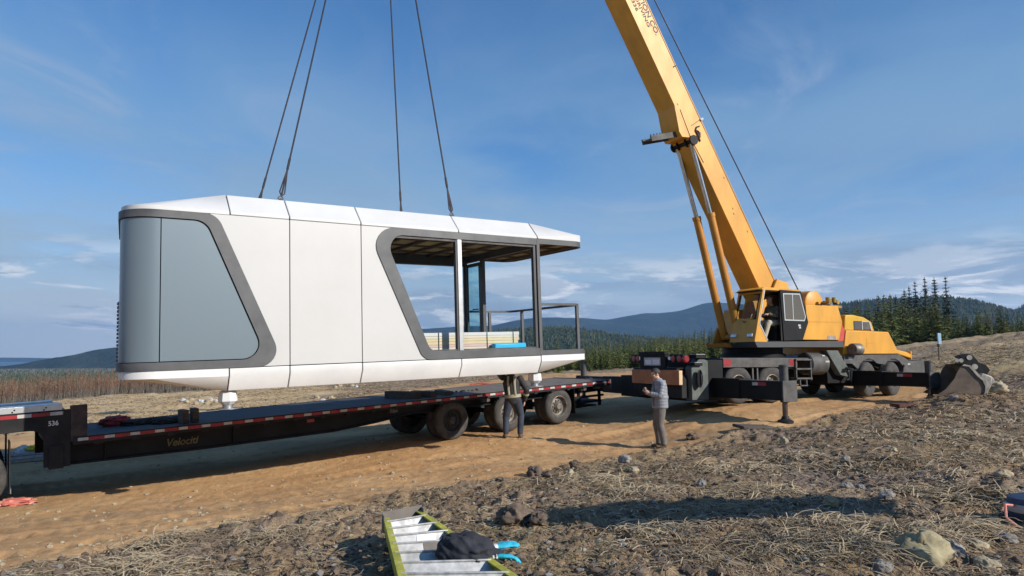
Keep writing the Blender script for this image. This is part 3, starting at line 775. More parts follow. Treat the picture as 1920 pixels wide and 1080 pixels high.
# front wall panels (white) and dark backing
mb = MB()
mb.prism([(-0.30, 0.008), (0.966, 0.008), (0.966, 2.50), (-0.30, 2.50), (-0.2, 2.3), (0.58, 0.6), (0.62, 0.35), (0.4, 0.07)], 'xz', 0.0, 0.05).build('wall_panel', 'white', cab)
MB().prism([(0.982, 0.008), (2.262, 0.008), (2.262, 2.50), (0.982, 2.50)], 'xz', 0.0, 0.05).build('wall_panel', 'white', cab, bevel=0.004)
MB().prism([(2.278, 0.008), (3.72, 0.008), (3.5, 0.25), (2.70, 2.05), (2.74, 2.3), (2.95, 2.45), (2.95, 2.50), (2.278, 2.50)], 'xz', 0.0, 0.05).build('wall_panel', 'white', cab)
mb = MB(); mb.box(-1.0, 2.6, 0.06, 0.12, 0.0, 2.5); mb.box(2.45, 2.55, 0.12, DW - 0.12, 0.1, 2.42)
mb.build('wall_core', 'darkgrey', cab)
# bending of the left end
def bend(s, off=0.0):
    """distance along the front outline -> plan point; off = outwards"""
    c0 = UL + RC; r = RC + off
    if s >= c0: return (s, -off)
    a = (c0 - s) / RC
    if a < math.pi / 2: return (c0 - r * math.sin(a) + 0.085 * 0.2 * (1 - math.cos(a)), RC - r * math.cos(a))
    d = (a - math.pi / 2) * RC
    return (c0 - r + 0.085 * (d + 0.2), RC + d)
SE = UL + RC - RC * math.pi / 2 - (DW - 2 * RC)          # end of the left end wall
def bent_band(name, inner, outer, mt, off, thick):
    A = [Vector((*bend(p[0], off), p[1])).xzy.xzy if False else Vector((bend(p[0], off)[0], bend(p[0], off)[1], p[1])) for p in outer]
    B = [Vector((bend(p[0], off)[0], bend(p[0], off)[1], p[1])) for p in inner]
    C = [Vector((bend(p[0], off - thick)[0], bend(p[0], off - thick)[1], p[1])) for p in outer]
    E_ = [Vector((bend(p[0], off - thick)[0], bend(p[0], off - thick)[1], p[1])) for p in inner]
    mb = MB(); mb.strip(A, B); mb.strip(A, C); mb.strip(B, E_); mb.strip(C, E_)
    return mb.build(name, mt, cab, 40)
def dense(pts, step=0.08):
    out = []
    for a, b in zip(pts[:-1], pts[1:]):
        k = max(1, int(math.ceil((Vector(b) - Vector(a)).length / step)))
        out += [Vector(a) + (Vector(b) - Vector(a)) * i / k for i in range(k)]
    return out + [Vector(pts[-1])]
def match(a, b, n):
    def rs(p, n):
        L = [0]
        for i in range(1, len(p)): L.append(L[-1] + (p[i] - p[i - 1]).length)
        out = []; j = 0
        for k in range(n):
            t = L[-1] * k / (n - 1)
            while j < len(L) - 2 and L[j + 1] < t: j += 1
            f = (t - L[j]) / max(1e-9, L[j + 1] - L[j]); out.append(p[j] + (p[j + 1] - p[j]) * f)
        return out
    return rs(a, n), rs(b, n)
def seg_match(A, B, cuts, nn):
    """resample piecewise so corners stay opposite each other"""
    oa, ob = [], []
    for (a0, a1), (b0, b1), n in zip(cuts[0], cuts[1], nn):
        x, y = match(A[a0:a1 + 1], B[b0:b1 + 1], n)
        if oa: x, y = x[1:], y[1:]
        oa += x; ob += y
    return oa, ob
def frame_pair(outer, ro, inner, ri, n=7):
    """two rounded open polylines with the same corner count, matched corner to corner"""
    P, Q = round_poly(outer, ro, n), round_poly(inner, ri, n)
    out_p, out_q = [], []
    for i in range(len(P) - 1):
        k = max(1, int(math.ceil(max((P[i + 1] - P[i]).length, (Q[i + 1] - Q[i]).length) / 0.09)))
        for j in range(k):
            out_p.append(P[i] + (P[i + 1] - P[i]) * j / k); out_q.append(Q[i] + (Q[i + 1] - Q[i]) * j / k)
    return out_p + [P[-1]], out_q + [Q[-1]]
OUT1 = [(SE, 2.503), (-0.245, 2.503), (0.80, 0.30), (0.585, 0.0), (SE, 0.0)]
OUT1 = [(SE, 2.503), (-0.20, 2.503), (0.895, 0.0), (SE, 0.0)]
IN1 = [(SE, 2.385), (-0.36, 2.385), (0.605, 0.128), (SE, 0.128)]
po, pi_ = frame_pair(OUT1, [0, 0.28, 0.28, 0], IN1, [0, 0.26, 0.26, 0], 8)
bent_band('window_surround', pi_, po, 'grey', 0.012, 0.07)
# silver end panels inside that surround
mb = MB()
ss = [SE + (-1.018 - SE) * k / 44 for k in range(45)]
for off, in ((-0.018,),):
    A = [(bend(s, off)[0], bend(s, off)[1], 0.14) for s in ss]; B = [(bend(s, off)[0], bend(s, off)[1], 2.373) for s in ss]
    mb.strip(A, B)
mb.build('end_panel', 'silver', cab, 60)
inn = round_poly([(-1.004, 0.14), (0.59, 0.14), (-0.368, 2.373), (-1.004, 2.373)], [0, 0.25, 0.25, 0], 8)
MB().prism([tuple(p) for p in inn], 'xz', 0.018, 0.045).build('end_panel', 'silver', cab, bevel=0.003)
mb = MB()
ss = [SE + (0.62 - SE) * k / 60 for k in range(61)]
A = [(bend(s, -0.05)[0], bend(s, -0.05)[1], 0.0) for s in ss]; B = [(bend(s, -0.05)[0], bend(s, -0.05)[1], 2.5) for s in ss]
mb.strip(A, B); mb.build('wall_core', 'seam', cab, 60)
# louvre on the end wall
mb = MB()
for k in range(16): mb.box(UL + 0.062, UL + 0.09, 0.6, 1.2, 0.15 + k * 0.062, 0.19 + k * 0.062)
mb.build('louvre', 'seam', cab)
# big window surround with a slanted left side
OUT2 = [(6.30, 2.50), (2.375, 2.50), (3.50, 0.0), (6.30, 0.0)]
OUT2 = [(6.30, 2.503), (2.36, 2.503), (3.49, 0.0), (6.30, 0.0)]
IN2 = [(6.30, 2.372), (2.70, 2.372), (3.645, 0.155), (6.30, 0.155)]
po, pi_ = frame_pair(OUT2, [0, 0.36, 0.27, 0], IN2, [0, 0.27, 0.24, 0], 8)
for y0, y1 in ((-0.02, 0.10), (DW - 0.10, DW + 0.02)):
    mb = MB()
    A = [(p.x, y0, p.y) for p in po]; B = [(p.x, y0, p.y) for p in pi_]; C = [(p.x, y1, p.y) for p in po]; E_ = [(p.x, y1, p.y) for p in pi_]
    mb.strip(A, B); mb.strip(A, C); mb.strip(B, E_); mb.strip(C, E_)
    mb.build('window_surround', 'grey', cab, 40)
# back wall
mb = MB(); mb.prism([(-1.06, 0.0), (3.55, 0.0), (3.45, 0.2), (2.62, 2.1), (2.7, 2.5), (-1.06, 2.5)], 'xz', DW - 0.06, DW); mb.build('back_wall', 'white', cab)
# posts, frames and glass of the window
def post(x0, x1, y0, y1, z0, z1, m, nm='window_post'):
    return MB().box(x0, x1, y0, y1, z0, z1).build(nm, m, cab, bevel=0.006)
post(4.245, 4.285, 0.0, 0.09, 0.15, 2.375, 'darkgrey'); post(4.287, 4.385, -0.012, 0.06, 0.155, 2.37, 'steelgrey')
post(6.165, 6.225, 0.0, 0.09, 0.15, 2.375, 'darkgrey'); post(6.245, 6.325, -0.024, 0.09, 0.0, 2.50, 'grey')
post(5.98, 6.06, DW - 0.09, DW, 0.15, 2.375, 'darkgrey')
MB().box(2.75, 6.17, 0.01, 0.07, 2.322, 2.374).build('window_head', 'dustgrey', cab); MB().box(3.6, 6.17, 0.01, 0.07, 0.157, 0.185).build('window_sill', 'dustgrey', cab)
for a, b in ((2.85, 4.24), (4.39, 6.16)):
    if a < 3: prof = [(3.6, 0.18), (b, 0.18), (b, 2.33), (2.85, 2.33), (2.86, 2.0)]
    else: prof = [(a, 0.18), (b, 0.18), (b, 2.33), (a, 2.33)]
    MB().prism(prof, 'xz', 0.035, 0.043).build('window_pane', 'glass', cab)
# deck strip and fascia that run on round the balcony
def end_band(name, z0, z1, mt, off, x0):
    ol = [(u, w) for u, w in outline(off, 'right')]; ol[0] = (x0, ol[0][1]); ol[-1] = (x0, ol[-1][1])
    il = [(u, w) for u, w in outline(off + 0.06, 'right')]; il[0] = (x0, il[0][1]); il[-1] = (x0, il[-1][1])
    mb = MB(); A = [(u, w, z0) for u, w in ol]; B = [(u, w, z1) for u, w in ol]; C = [(u, w, z0) for u, w in il]; E_ = [(u, w, z1) for u, w in il]
    mb.strip(A, B); mb.strip(C, E_); mb.strip(A, C); mb.strip(B, E_)
    return mb.build(name, mt, cab, 40)
end_band('deck_edge', 0.0, 0.105, 'grey', 0.004, 6.33)
end_band('roof_fascia', 2.405, 2.518, 'grey', 0.004, 6.33)
MB().prism([(2.6, 0.0), (UR - 0.3, 0.0), (UR - 0.06, 0.3), (UR - 0.06, DW - 0.3), (UR - 0.3, DW), (2.6, DW)][:0] or [(2.6, 0.06), (UR - 0.34, 0.06), (UR - 0.07, 0.36), (UR - 0.07, DW - 0.36), (UR - 0.34, DW - 0.06), (2.6, DW - 0.06)], 'xy', 0.02, 0.09).build('floor', 'wood', cab)
# ceiling: boards between brown ribs, seen from below
MB().prism([(2.6, 0.10), (UR - 0.36, 0.08), (UR - 0.09, 0.38), (UR - 0.09, DW - 0.38), (UR - 0.36, DW - 0.08), (2.6, DW - 0.10)], 'xy', 2.465, 2.485).build('ceiling', 'insul', cab)
mb = MB()
for k in range(9): x = 2.75 + k * 0.58; mb.box(x, x + 0.07, 0.1, DW - 0.1, 2.40, 2.464)
for y in (0.75, 1.55, 2.35): mb.box(2.6, UR - 0.3, y, y + 0.05, 2.425, 2.463)
mb.build('ceiling_rib', 'rib', cab)
mb = MB(); mb.box(2.6, 6.2, DW - 0.26, DW - 0.11, 2.22, 2.46); mb.box(6.17, 6.27, 0.1, DW - 0.1, 2.30, 2.45)
mb.build('header_beam', 'darkgrey', cab)
# door in the cross wall
dr = empty('door', (0, 0, 0), cab)
mb = MB()
for y0, y1 in ((2.22, 2.30), (2.86, 2.94)): mb.box(6.19, 6.24, y0, y1, 0.11, 2.26)
mb.box(6.19, 6.24, 2.30, 2.86, 2.18, 2.26); mb.box(6.19, 6.24, 2.30, 2.86, 0.11, 0.24)
mb.build('door_frame', 'darkgrey', dr, bevel=0.004)
MB().box(6.211, 6.219, 2.30, 2.86, 0.24, 2.18).build('door_pane', 'tealglass', dr)
mb = MB(); mb.tube([(6.19, 2.34, 1.12), (6.12, 2.34, 1.12), (6.12, 2.48, 1.12)], 0.014, 8); mb.build('handle', 'black', dr)
post(6.17, 6.26, 2.10, 2.205, 0.1, 2.3, 'darkgrey', 'door_post'); post(6.17, 6.26, 2.95, 3.02, 0.1, 2.3, 'darkgrey', 'door_post')
# balcony rail
ol = outline(0.10, 'right', 8); ol[0] = (6.33, ol[0][1]); ol[-1] = (6.33, ol[-1][1])
mb = MB()
A = [(u, w, 1.075) for u, w in ol]; B = [(u, w, 1.125) for u, w in ol]; il = outline(0.16, 'right', 8); il[0] = (6.33, il[0][1]); il[-1] = (6.33, il[-1][1])
C = [(u, w, 1.075) for u, w in il]; E_ = [(u, w, 1.125) for u, w in il]
mb.strip(A, B); mb.strip(C, E_); mb.strip(A, C); mb.strip(B, E_)
rl = mb.build('balcony_rail', 'grey', cab, 40)
for (x, y) in ((7.43, 0.13), (7.55, 2.45), (6.9, DW - 0.13)):
    MB().box(x - 0.035, x + 0.035, y - 0.03, y + 0.03, 0.10, 1.08).build('rail_post', 'grey', rl, bevel=0.004)
# feet
for x in (0.05, 6.33):
    f = MB(); f.lathe([(0.10, -0.372), (0.14, -0.40), (0.155, -0.545), (0.095, -0.60), (0.09, -0.60)][::-1], (x, 0.32, 0), 'z', 8)
    fo = f.build('support_foot', 'offwhite', cab, 30)
    g = MB(); g.lathe([(0.085, -0.66), (0.085, -0.59)], (x, 0.32, 0), 'z', 16); g.lathe([(0.19, -0.675), (0.19, -0.66)], (x, 0.32, 0), 'z', 20)
    g.build('foot_plate', 'steelgrey', fo, 40)
# lifting eyes on the roof
LUG = [(1.0, 0.62), (4.53, 0.62), (1.0, 2.45), (4.25, 2.45)]
for x, y in LUG:
    mb = MB(); mb.box(x - 0.07, x + 0.07, y - 0.05, y + 0.05, 2.90, 2.915); mb.tube([(x - 0.03, y, 2.91), (x - 0.03, y, 2.97), (x, y, 3.0), (x + 0.03, y, 2.97), (x + 0.03, y, 2.91)], 0.012, 8)
    mb.build('lifting_eye', 'dustgrey', cab)
# slings
HOOK = Vector((-3.37, 15.65, 14.5 + ZC))
names = ['front left black sling shackled to the cabin roof beside its second seam', 'front right black lifting sling ending in a doubled loop and shackle above the window',
         'rear left thin black lifting sling disappearing behind the cabin roof', 'rear right near-vertical black lifting sling disappearing behind the cabin roof']
for (x, y), lb, k in zip(LUG, names, range(4)):
    p = CAB @ Vector((x, y, 3.0)); s = empty('lifting_sling', p)
    d = HOOK + Vector((0.12 * (k % 2) - 0.06, 0.1 * (k // 2), -0.2)) - p; n = d.normalized()
    mb = MB(); mb.tube([n * 0.05, d * 0.33, d * 0.66, d], 0.017, 8); mb.build('rope', 'wire', s)
    mb = MB(); sd = n.orthogonal()
    mb.tube([n * 0.62, n * 0.35 + sd * 0.02, n * 0.12 + sd * 0.035, n * 0.04, n * 0.12 - sd * 0.035, n * 0.35 - sd * 0.02, n * 0.62], 0.013, 8)
    mb.tube([n * 0.62, n * 0.85], 0.024, 8)
    mb.build('loop', 'wire', s)
    sh = MB(); sh.tube([n * -0.03 + sd * 0.028, n * 0.01 + sd * 0.032, n * 0.055, n * 0.01 - sd * 0.032, n * -0.03 - sd * 0.028], 0.011, 8); sh.tube([sd * 0.045 - n * 0.025, sd * -0.045 - n * 0.025], 0.010, 8)
    sh.build('shackle', 'dustgrey', s)
    tag(s, lb, 'lifting sling', 'slings between the crane hook and the cabin')
# boards stacked on the cabin floor
def cabin_thing(name, loc):
    o = D.objects.new(name, None); COL.objects.link(o); m = CAB.copy(); m.translation = CAB @ Vector(loc); o.matrix_world = m; return o
def board(name, x0, x1, y0, y1, h, z, m, label, cat='board', group=None, bevel=0.006):
    mb = MB(); mb.box(0, x1 - x0, 0, y1 - y0, 0, h)
    o = mb.build(name, m, None, bevel=bevel); mm = CAB.copy(); mm.translation = CAB @ Vector((x0, y0, z)); o.matrix_world = mm
    tag(o, label, cat, group); return o
M['b_white'] = mat('white_board', (0.58, 0.57, 0.55), 0.5, 0, 0.08, 2)
M['b_cream'] = mat('cream_board', (0.60, 0.54, 0.44), 0.5, 0, 0.08, 2)
M['b_yellow'] = mat('pale_yellow_board', (0.60, 0.50, 0.31), 0.5, 0, 0.10, 2)
M['b_pink'] = mat('pale_pink_board', (0.58, 0.39, 0.37), 0.5, 0, 0.10, 2)
M['b_grey'] = mat('light_grey_board', (0.40, 0.39, 0.37), 0.5, 0, 0.10, 2)
M['b_blue'] = mat('bright_blue_film', (0.02, 0.42, 0.72), 0.4, 0, 0.10, 3)
GB = 'boards stacked on the cabin floor'
z = 0.092
for h, m, lb, dx in ((0.075, 'b_grey', 'light grey board at the bottom of the stack on the cabin floor', 0), (0.055, 'b_cream', 'cream board on top of the bottom grey board in the cabin stack', -.02),
                     (0.05, 'b_pink', 'pale pink board in the middle of the stack inside the cabin', .01), (0.06, 'b_yellow', 'pale yellow board directly above the pink one in the cabin stack', -.03),
                     (0.055, 'b_yellow', 'upper pale yellow board, under the cream ones in the cabin stack', 0), (0.05, 'b_cream', 'cream board second from the top of the cabin stack', -.01), (0.07, 'b_white', 'white board on top of the stack inside the cabin', 0)):
    board('stacked_board', 3.35 + dx, 5.97 + dx, 0.34, 1.5, h, z, m, lb, 'board', GB); z += h + 0.002
for x, lb in ((4.0, 'left thin dark strap tied round the board stack'), (5.14, 'middle thin dark strap tied round the board stack'), (5.80, 'right thin dark strap tied round the board stack')):
    board('strap', x, x + 0.016, 0.33, 0.338, z - 0.10, 0.095, 'seam', lb, 'strap', 'straps round the board stack', 0)
o = board('blue_film_roll', 5.22, 6.02, 0.15, 0.32, 0.185, 0.092, 'b_blue', 'bright blue wrapped pack lying in front of the board stack inside the cabin', 'pack', None, 0.03)
# ================================================================== TRAILER
trl, TRL = framed('step_deck_trailer', (1.343, 19.5, -0.80 + ZC), 0.66, 0.056, 0.0)
tag(trl, 'long black step-deck trailer with red and white reflective strip standing under the cabin', 'trailer')
TW = 2.6
mb = MB(); mb.box(-11.4, -4.6, 0.06, TW - 0.06, 0.0, 0.055); mb.build('deck', 'deckdark', trl)
mb = MB()
for k in range(10): mb.box(-4.596, 2.0, 0.065 + k * 0.248, 0.065 + k * 0.248 + 0.243, 0.002, 0.058)
mb.build('deck', 'wood', trl)
mb = MB()
for y0, y1 in ((0.0, 0.055), (TW - 0.055, TW)):
    mb.box(-11.62, 2.04, y0, y1, -0.075, 0.062)
for k in range(22): mb.box(-11.2 + k * 0.6, -11.12 + k * 0.6, 0.06, TW - 0.06, -0.11, -0.002)
for k in range(22): mb.box(-11.3 + k * 0.61, -11.2 + k * 0.61, -0.012, 0.03, -0.105, -0.02)
mb.build('side_rail', 'black2', trl)
mb = MB(); mb.box(2.04, 2.09, 0.0, TW, -0.22, 0.075); mb.build('end_beam', 'dustgrey', trl, bevel=0.005)
tp = MB()
x = -11.55
while x < 1.95:
    tp.box(x, x + 0.16, -0.004, 0.0, -0.016, 0.036, 0)
    tp.box(x + 0.16, min(x + 0.415, 2.02), -0.004, 0.0, -0.024, 0.036, 1)
    x += 0.415
x = -17.6
while x < -11.85:
    tp.box(x, x + 0.2, 0.036, 0.04, 0.475, 0.535, 0); tp.box(x + 0.2, min(x + 0.47, -11.78), 0.036, 0.04, 0.475, 0.535, 1)
    x += 0.47
tp.build('reflective_strip', ['whitetape', 'redtape'], trl)
# main beams, deep at the front and tapering towards the wheels
for y in (0.30, 2.24):
    mb = MB()
    prof = [(-11.7, -0.03), (-11.7, -0.44), (-9.5, -0.47), (-6.6, -0.46), (-5.6, -0.38), (-4.6, -0.27), (2.0, -0.25), (2.0, -0.03)]
    mb.prism(prof, 'xz', y + 0.04, y + 0.07)
    bot = prof[1:7]
    for a, b in zip(bot[:-1], bot[1:]):
        mb.beam((a[0], y + 0.055, a[1]), (b[0], y + 0.055, b[1]), 0.17, 0.03)
    for k in range(2): xx = -11.1 + k * 2.3; mb.box(xx, xx + 0.03, y - 0.02, y + 0.04, -0.43, -0.08)
    mb.build('main_beam', 'black', trl)
text('Velociti', 0.20, 'text_gold', 'lettering', trl, (-10.06, 0.333, -0.345), (1, 0, 0), (0, 0, 1), 0.25, 0.95)
# gooseneck
nk = empty('gooseneck', (0, 0, 0), trl)
arch = [(-18.5, 0.56), (-18.5, 0.24), (-12.25, 0.24)] + [(-12.25 + 0.2 * math.sin(rad(a)), 0.04 + 0.2 * math.cos(rad(a))) for a in (15, 30, 45, 60, 75, 90)] + [(-12.05, -0.42), (-11.66, -0.44), (-11.66, 0.56)]
for y0, y1 in ((0.04, 0.16), (TW - 0.16, TW - 0.04)):
    MB().prism(arch, 'xz', y0, y1).build('neck_frame', 'black2', nk)
mb = MB(); mb.box(-18.5, -11.7, 0.16, TW - 0.16, 0.36, 0.54); mb.box(-12.0, -11.68, 0.16, TW - 0.16, -0.05, 0.36); mb.build('neck_deck', 'black', nk)
MB().box(-11.655, -11.40, 0.03, 0.16, -0.02, 0.62).build('head_plate', 'rust', nk, bevel=0.004)
MB().box(-11.98, -11.76, 0.02, 0.30, -0.46, -0.05).build('landing_leg', 'black2', nk, bevel=0.01)
mb = MB(); mb.box(-18.3, -11.78, 0.05, 0.55, 0.562, 0.668); mb.box(-18.3, -11.78, TW - 0.55, TW - 0.05, 0.562, 0.62)
pl = mb.build('tread_plate', 'alu', nk, bevel=0.004)
mb = MB()
for k in range(14):
    for z in (0.585, 0.62): mb.lathe([(0.014, 0), (0.014, 0.004)], (-17.9 + k * 0.45 + (0.03 if z > .6 else 0), 0.046, z), 'y', 10)
mb.build('bolt', 'black', pl)
text('536', 0.115, 'text_white', 'unit_number', nk, (-11.99, 0.036, 0.30), (1, 0, 0), (0, 0, 1), 0, 0.9)
# axles and wheels
for i, x in enumerate((0.0, -1.78, -3.58)):
    wheel(trl, x, 0.03, -0.53, 0.495, 0.26, -1, 2, 'rubberdust' if i == 0 else 'rubber', 'rim' if i < 2 else 'rimdark')
    wheel(trl, x, TW - 0.03, -0.53, 0.495, 0.26, 1, 2, 'rubber', 'rim')
    mb = MB(); mb.tube([(x, 0.2, -0.53), (x, TW - 0.2, -0.53)], 0.07, 10); mb.box(x - 0.3, x + 0.3, 0.68, 0.78, -0.45, -0.25); mb.box(x - 0.3, x + 0.3, TW - 0.78, TW - 0.68, -0.45, -0.25)
    mb.build('axle', 'black', trl)
for y in (0.05, TW - 0.62):
    MB().box(0.60, 0.615, y, y + 0.57, -0.80, -0.10).build('mud_flap', 'black', trl)
mb = MB()      # rear under-ride steps
mb.box(0.75, 2.0, 0.25, 0.33, -0.42, -0.36); mb.box(1.2, 2.05, 0.4, TW - 0.4, -0.60, -0.54); mb.box(0.7, 1.9, 0.5, TW - 0.5, -0.72, -0.68)
for x, y in ((1.0, 0.3), (1.85, 0.3), (1.0, TW - 0.3), (1.85, TW - 0.3)): mb.box(x, x + 0.07, y, y + 0.07, -0.70, -0.1)
mb.build('rear_bumper', 'black', trl)
for x in (-5.3, -2.6, 0.9, 1.5):
    mb = MB(); mb.box(x, x + 0.2, 0.06, 0.2, -0.17, -0.08); mb.lathe([(0.05, 0), (0.05, 0.12)], (x + 0.1, 0.03, -0.13), 'y', 10); mb.build('strap_winch', 'dustgrey', trl)
MB().box(-7.35, -7.18, -0.02, 0.0, -0.16, -0.09).build('marker_lamp', 'red', trl, bevel=0.01)

def on_trailer(name, mb, m, x, y, z, label, cat, group=None, rz=0, bevel=0):
    o = mb.build(name, m, None, bevel=bevel); o.matrix_world = TRL @ Matrix.Translation((x, y, z)) @ Matrix.Rotation(rz, 4, 'Z'); tag(o, label, cat, group); return o
on_trailer('timber_block', MB().box(-0.06, 0.06, -0.18, 0.18, 0, 0.27), 'timber', -9.70, 0.5, 0.057, 'dark brown upright timber block, left of the pair on the trailer deck', 'timber block', 'timber blocks on the trailer deck', 0.05, 0.008)
on_trailer('timber_block', MB().box(-0.06, 0.06, -0.18, 0.18, 0, 0.28), 'timber', -9.49, 0.52, 0.057, 'dark brown upright timber block, right of the pair on the trailer deck', 'timber block', 'timber blocks on the trailer deck', -0.06, 0.008)
on_trailer('timber_beam', MB().box(-0.09, 0.09, -0.6, 0.6, 0, 0.17), 'timber', -4.45, 1.0, 0.06, 'long dark square timber beam lying across the trailer deck above the front wheel', 'timber beam', 'timber beams on the trailer deck', 0.22, 0.01)
on_trailer('timber_beam', MB().box(-0.08, 0.08, -0.45, 0.45, 0, 0.15), 'timber', -3.98, 0.75, 0.06, 'shorter dark timber beam next to the long one on the trailer deck', 'timber beam', 'timber beams on the trailer deck', 0.1, 0.01)
on_trailer('timber_beam', MB().box(-0.10, 0.10, -0.45, 0.45, 0, 0.10), 'timber', -3.3, 0.9, 0.06, 'low grey timber offcut right of the two beams on the trailer deck', 'timber beam', 'timber beams on the trailer deck', -0.25, 0.01)
def heap(rx, ry, rz, seed, amp=0.35, nu=22, nv=12):
    mb = MB(); s = random.Random(seed).uniform(0, 100)
    def w(d): return 1 + amp * (mnoise.noise(Vector((d.x * 2.2 + s, d.y * 2.2, d.z * 2.2))) + 0.5 * mnoise.noise(Vector((d.x * 6 + s, d.y * 6, d.z * 6))))
    mb.ell((0, 0, 0), (rx, ry, rz), nu, nv, 0, w)
    return mb
M['redtarp'] = mat('red_tarpaulin', (0.36, 0.035, 0.03), 0.6, 0, 0.5, 7, 0.3, 14)
M['netting'] = mat('dark_netting', (0.035, 0.033, 0.028), 0.9, 0, 0.5, 20, 0.6, 40)
M['redcloth'] = mat('faded_red_cloth', (0.62, 0.12, 0.08), 0.7, 0, 0, 9, 0.4, 20, col2=(0.70, 0.33, 0.27))
on_trailer('red_tarp', heap(0.27, 0.2, 0.13, 1), 'redtarp', -10.75, 1.5, 0.13, 'crumpled red tarp bundle on the trailer deck near the step', 'tarp')
for k, (x, y, s_) in enumerate(((-10.35, 1.2, .5), (-10.0, 1.25, .55), (-9.9, 0.9, .4))):
    on_trailer('dark_netting', heap(0.34 * s_ * 2, 0.2, 0.07, 10 + k, 0.5), 'netting', x, y, 0.09, ('dark heap of netting beside the red tarp on the trailer deck', 'longest dark heap of netting in the middle of the three on the trailer deck', 'small dark heap of netting left of the upright timber blocks')[k], 'netting', 'dark netting on the trailer deck')
mb = MB()
for k in range(16): mb.ell((-0.8 + k * 0.1 + R.uniform(-.05, .05), R.uniform(-.2, .2), 0.01), (R.uniform(.03, .09), R.uniform(.03, .08), R.uniform(.015, .04)), 6, 5)
on_trailer('bark_debris', mb, 'timber', -2.75, 1.0, 0.065, 'scattered brown bark scraps on the trailer deck beside the timber beams', 'bark scraps')

# ------------------------------------------------------------------ tractor unit, only its tail is in view
trk = empty('tractor_truck'); trk.matrix_world = TRL
tag(trk, 'black tractor truck at the left edge with its mud flap showing under the gooseneck', 'truck')
mb = MB(); mb.box(-19.5, -12.75, 0.85, 1.05, -0.25, 0.0); mb.box(-19.5, -12.75, 1.55, 1.75, -0.25, 0.0); mb.box(-15, -13.2, 0.9, 1.7, 0.0, 0.22); mb.build('chassis', 'black', trk)
for x in (-13.08, -14.45):
    wheel(trk, x, 0.04, -0.50, 0.52, 0.27, -1, 2, 'rubber', 'rim'); wheel(trk, x, TW - 0.04, -0.50, 0.52, 0.27, 1, 2, 'rubber', 'rim')
for y in (0.03, TW - 0.63):
    f = MB().prism([(y, 0.08), (y + 0.6, 0.08), (y + 0.6, -0.78), (y, -0.78)], 'yz', -12.54, -12.52).build('mud_flap', 'black2', trk)
    MB().box(-12.518, -12.51, y, y + 0.6, -0.78, -0.70).build('flap_weight', 'alu', f)
mb = MB(); mb.prism([(-20.8, -0.4), (-16.9, -0.4), (-16.9, 2.0), (-18.6, 2.0), (-19.1, 1.0), (-20.8, 0.8)], 'xz', 0.2, TW - 0.2); mb.build('cab', 'black', trk, bevel=0.05)
wheel(trk, -19.9, 0.04, -0.5, 0.52, 0.3, -1, 1, 'rubber', 'rim')
# things on the ground under the gooseneck
p = on_ground(52, 867)
for k, (dx, dz, lb) in enumerate(((0, 0.0, 'long white aluminium plank lowest in the pile under the gooseneck'), (0.06, 0.075, 'white aluminium plank in the middle of the pile under the gooseneck'), (-0.04, 0.15, 'white aluminium plank on top of the pile under the gooseneck'))):
    mb = MB(); mb.box(-1.1, 0.62, -0.2, 0.2, 0.0, 0.03); mb.box(-1.1, 0.62, -0.2, -0.18, 0.03, 0.07); mb.box(-1.1, 0.62, 0.18, 0.2, 0.03, 0.07)
    o = mb.build('aluminium_plank', 'whitetape', None, bevel=0.004); o.location = (p.x + dx, p.y + 0.25, p.z + dz + 0.02); o.rotation_euler = (0, -0.04, 0.5); tag(o, lb, 'plank', 'white planks under the gooseneck')
M['yellowstrap'] = mat('yellow_webbing', (0.70, 0.52, 0.02), 0.6, 0, 0.2, 9)
M['rag'] = mat('white_rag', (0.66, 0.64, 0.60), 0.8, 0, 0.3, 8, 0.4, 12)
mb = MB()
for k in range(5):
    c = (0.05 * k - 0.1, 0.02 * (k % 2), 0.05 + 0.012 * k)
    mb.tube([(c[0] + 0.14 * math.cos(a), c[1] + 0.11 * math.sin(a), c[2] + 0.03 * math.sin(2 * a + k)) for a in [6.2832 * i / 16 for i in range(17)]], 0.022, 6)
o = mb.build('yellow_strap', 'yellowstrap', None); q = Vector((p.x - 0.02, p.y + 0.25, p.z + 0.24)); o.location = q; tag(o, 'coiled yellow webbing strap lying on the white planks', 'strap')
for k, (dx, s_) in enumerate(((-0.28, 0.13), (-0.22, 0.08))):
    o = heap(s_, s_ * 0.8, s_ * 0.9, 30 + k, 0.6).build('white_rag', 'rag', None); o.location = (p.x + dx, p.y + 0.2 - 0.2 * k, p.z + 0.26 - 0.03 * k); tag(o, ('larger white rag bundle left of the yellow strap', 'small white rag bundle at the foot of the larger one')[k], 'rag', 'white rags on the planks')
p = on_ground(18, 946)
mb = MB(); 
def cw(d): return 1 + 0.45 * (mnoise.noise(d * 3.1) + 0.6 * mnoise.noise(d * 8.0))
mb.ell((0, 0, 0), (0.42, 0.30, 0.06), 40, 12, 0, cw)
o = mb.build('red_cloth', 'redcloth', None); o.location = (p.x - 0.05, p.y, p.z + 0.03); o.rotation_euler = (0, 0, 0.35); tag(o, 'crumpled faded red cloth lying on the dirt at the left edge', 'cloth')
p = on_ground(908, 722)
mb = MB(); mb.tube([(-0.9, 0, 0.05), (-.4, .1, 0.09), (.1, 0, .05), (.7, .15, .08)], 0.05, 6); mb.tube([(-0.6, .2, 0.05), (-.1, .25, 0.12), (.5, .1, .05)], 0.04, 6)
o = mb.build('red_hose', 'redpaint', None); o.location = p; tag(o, 'red hose lying on the dirt behind the trailer', 'hose')
p = on_ground(1225, 745)
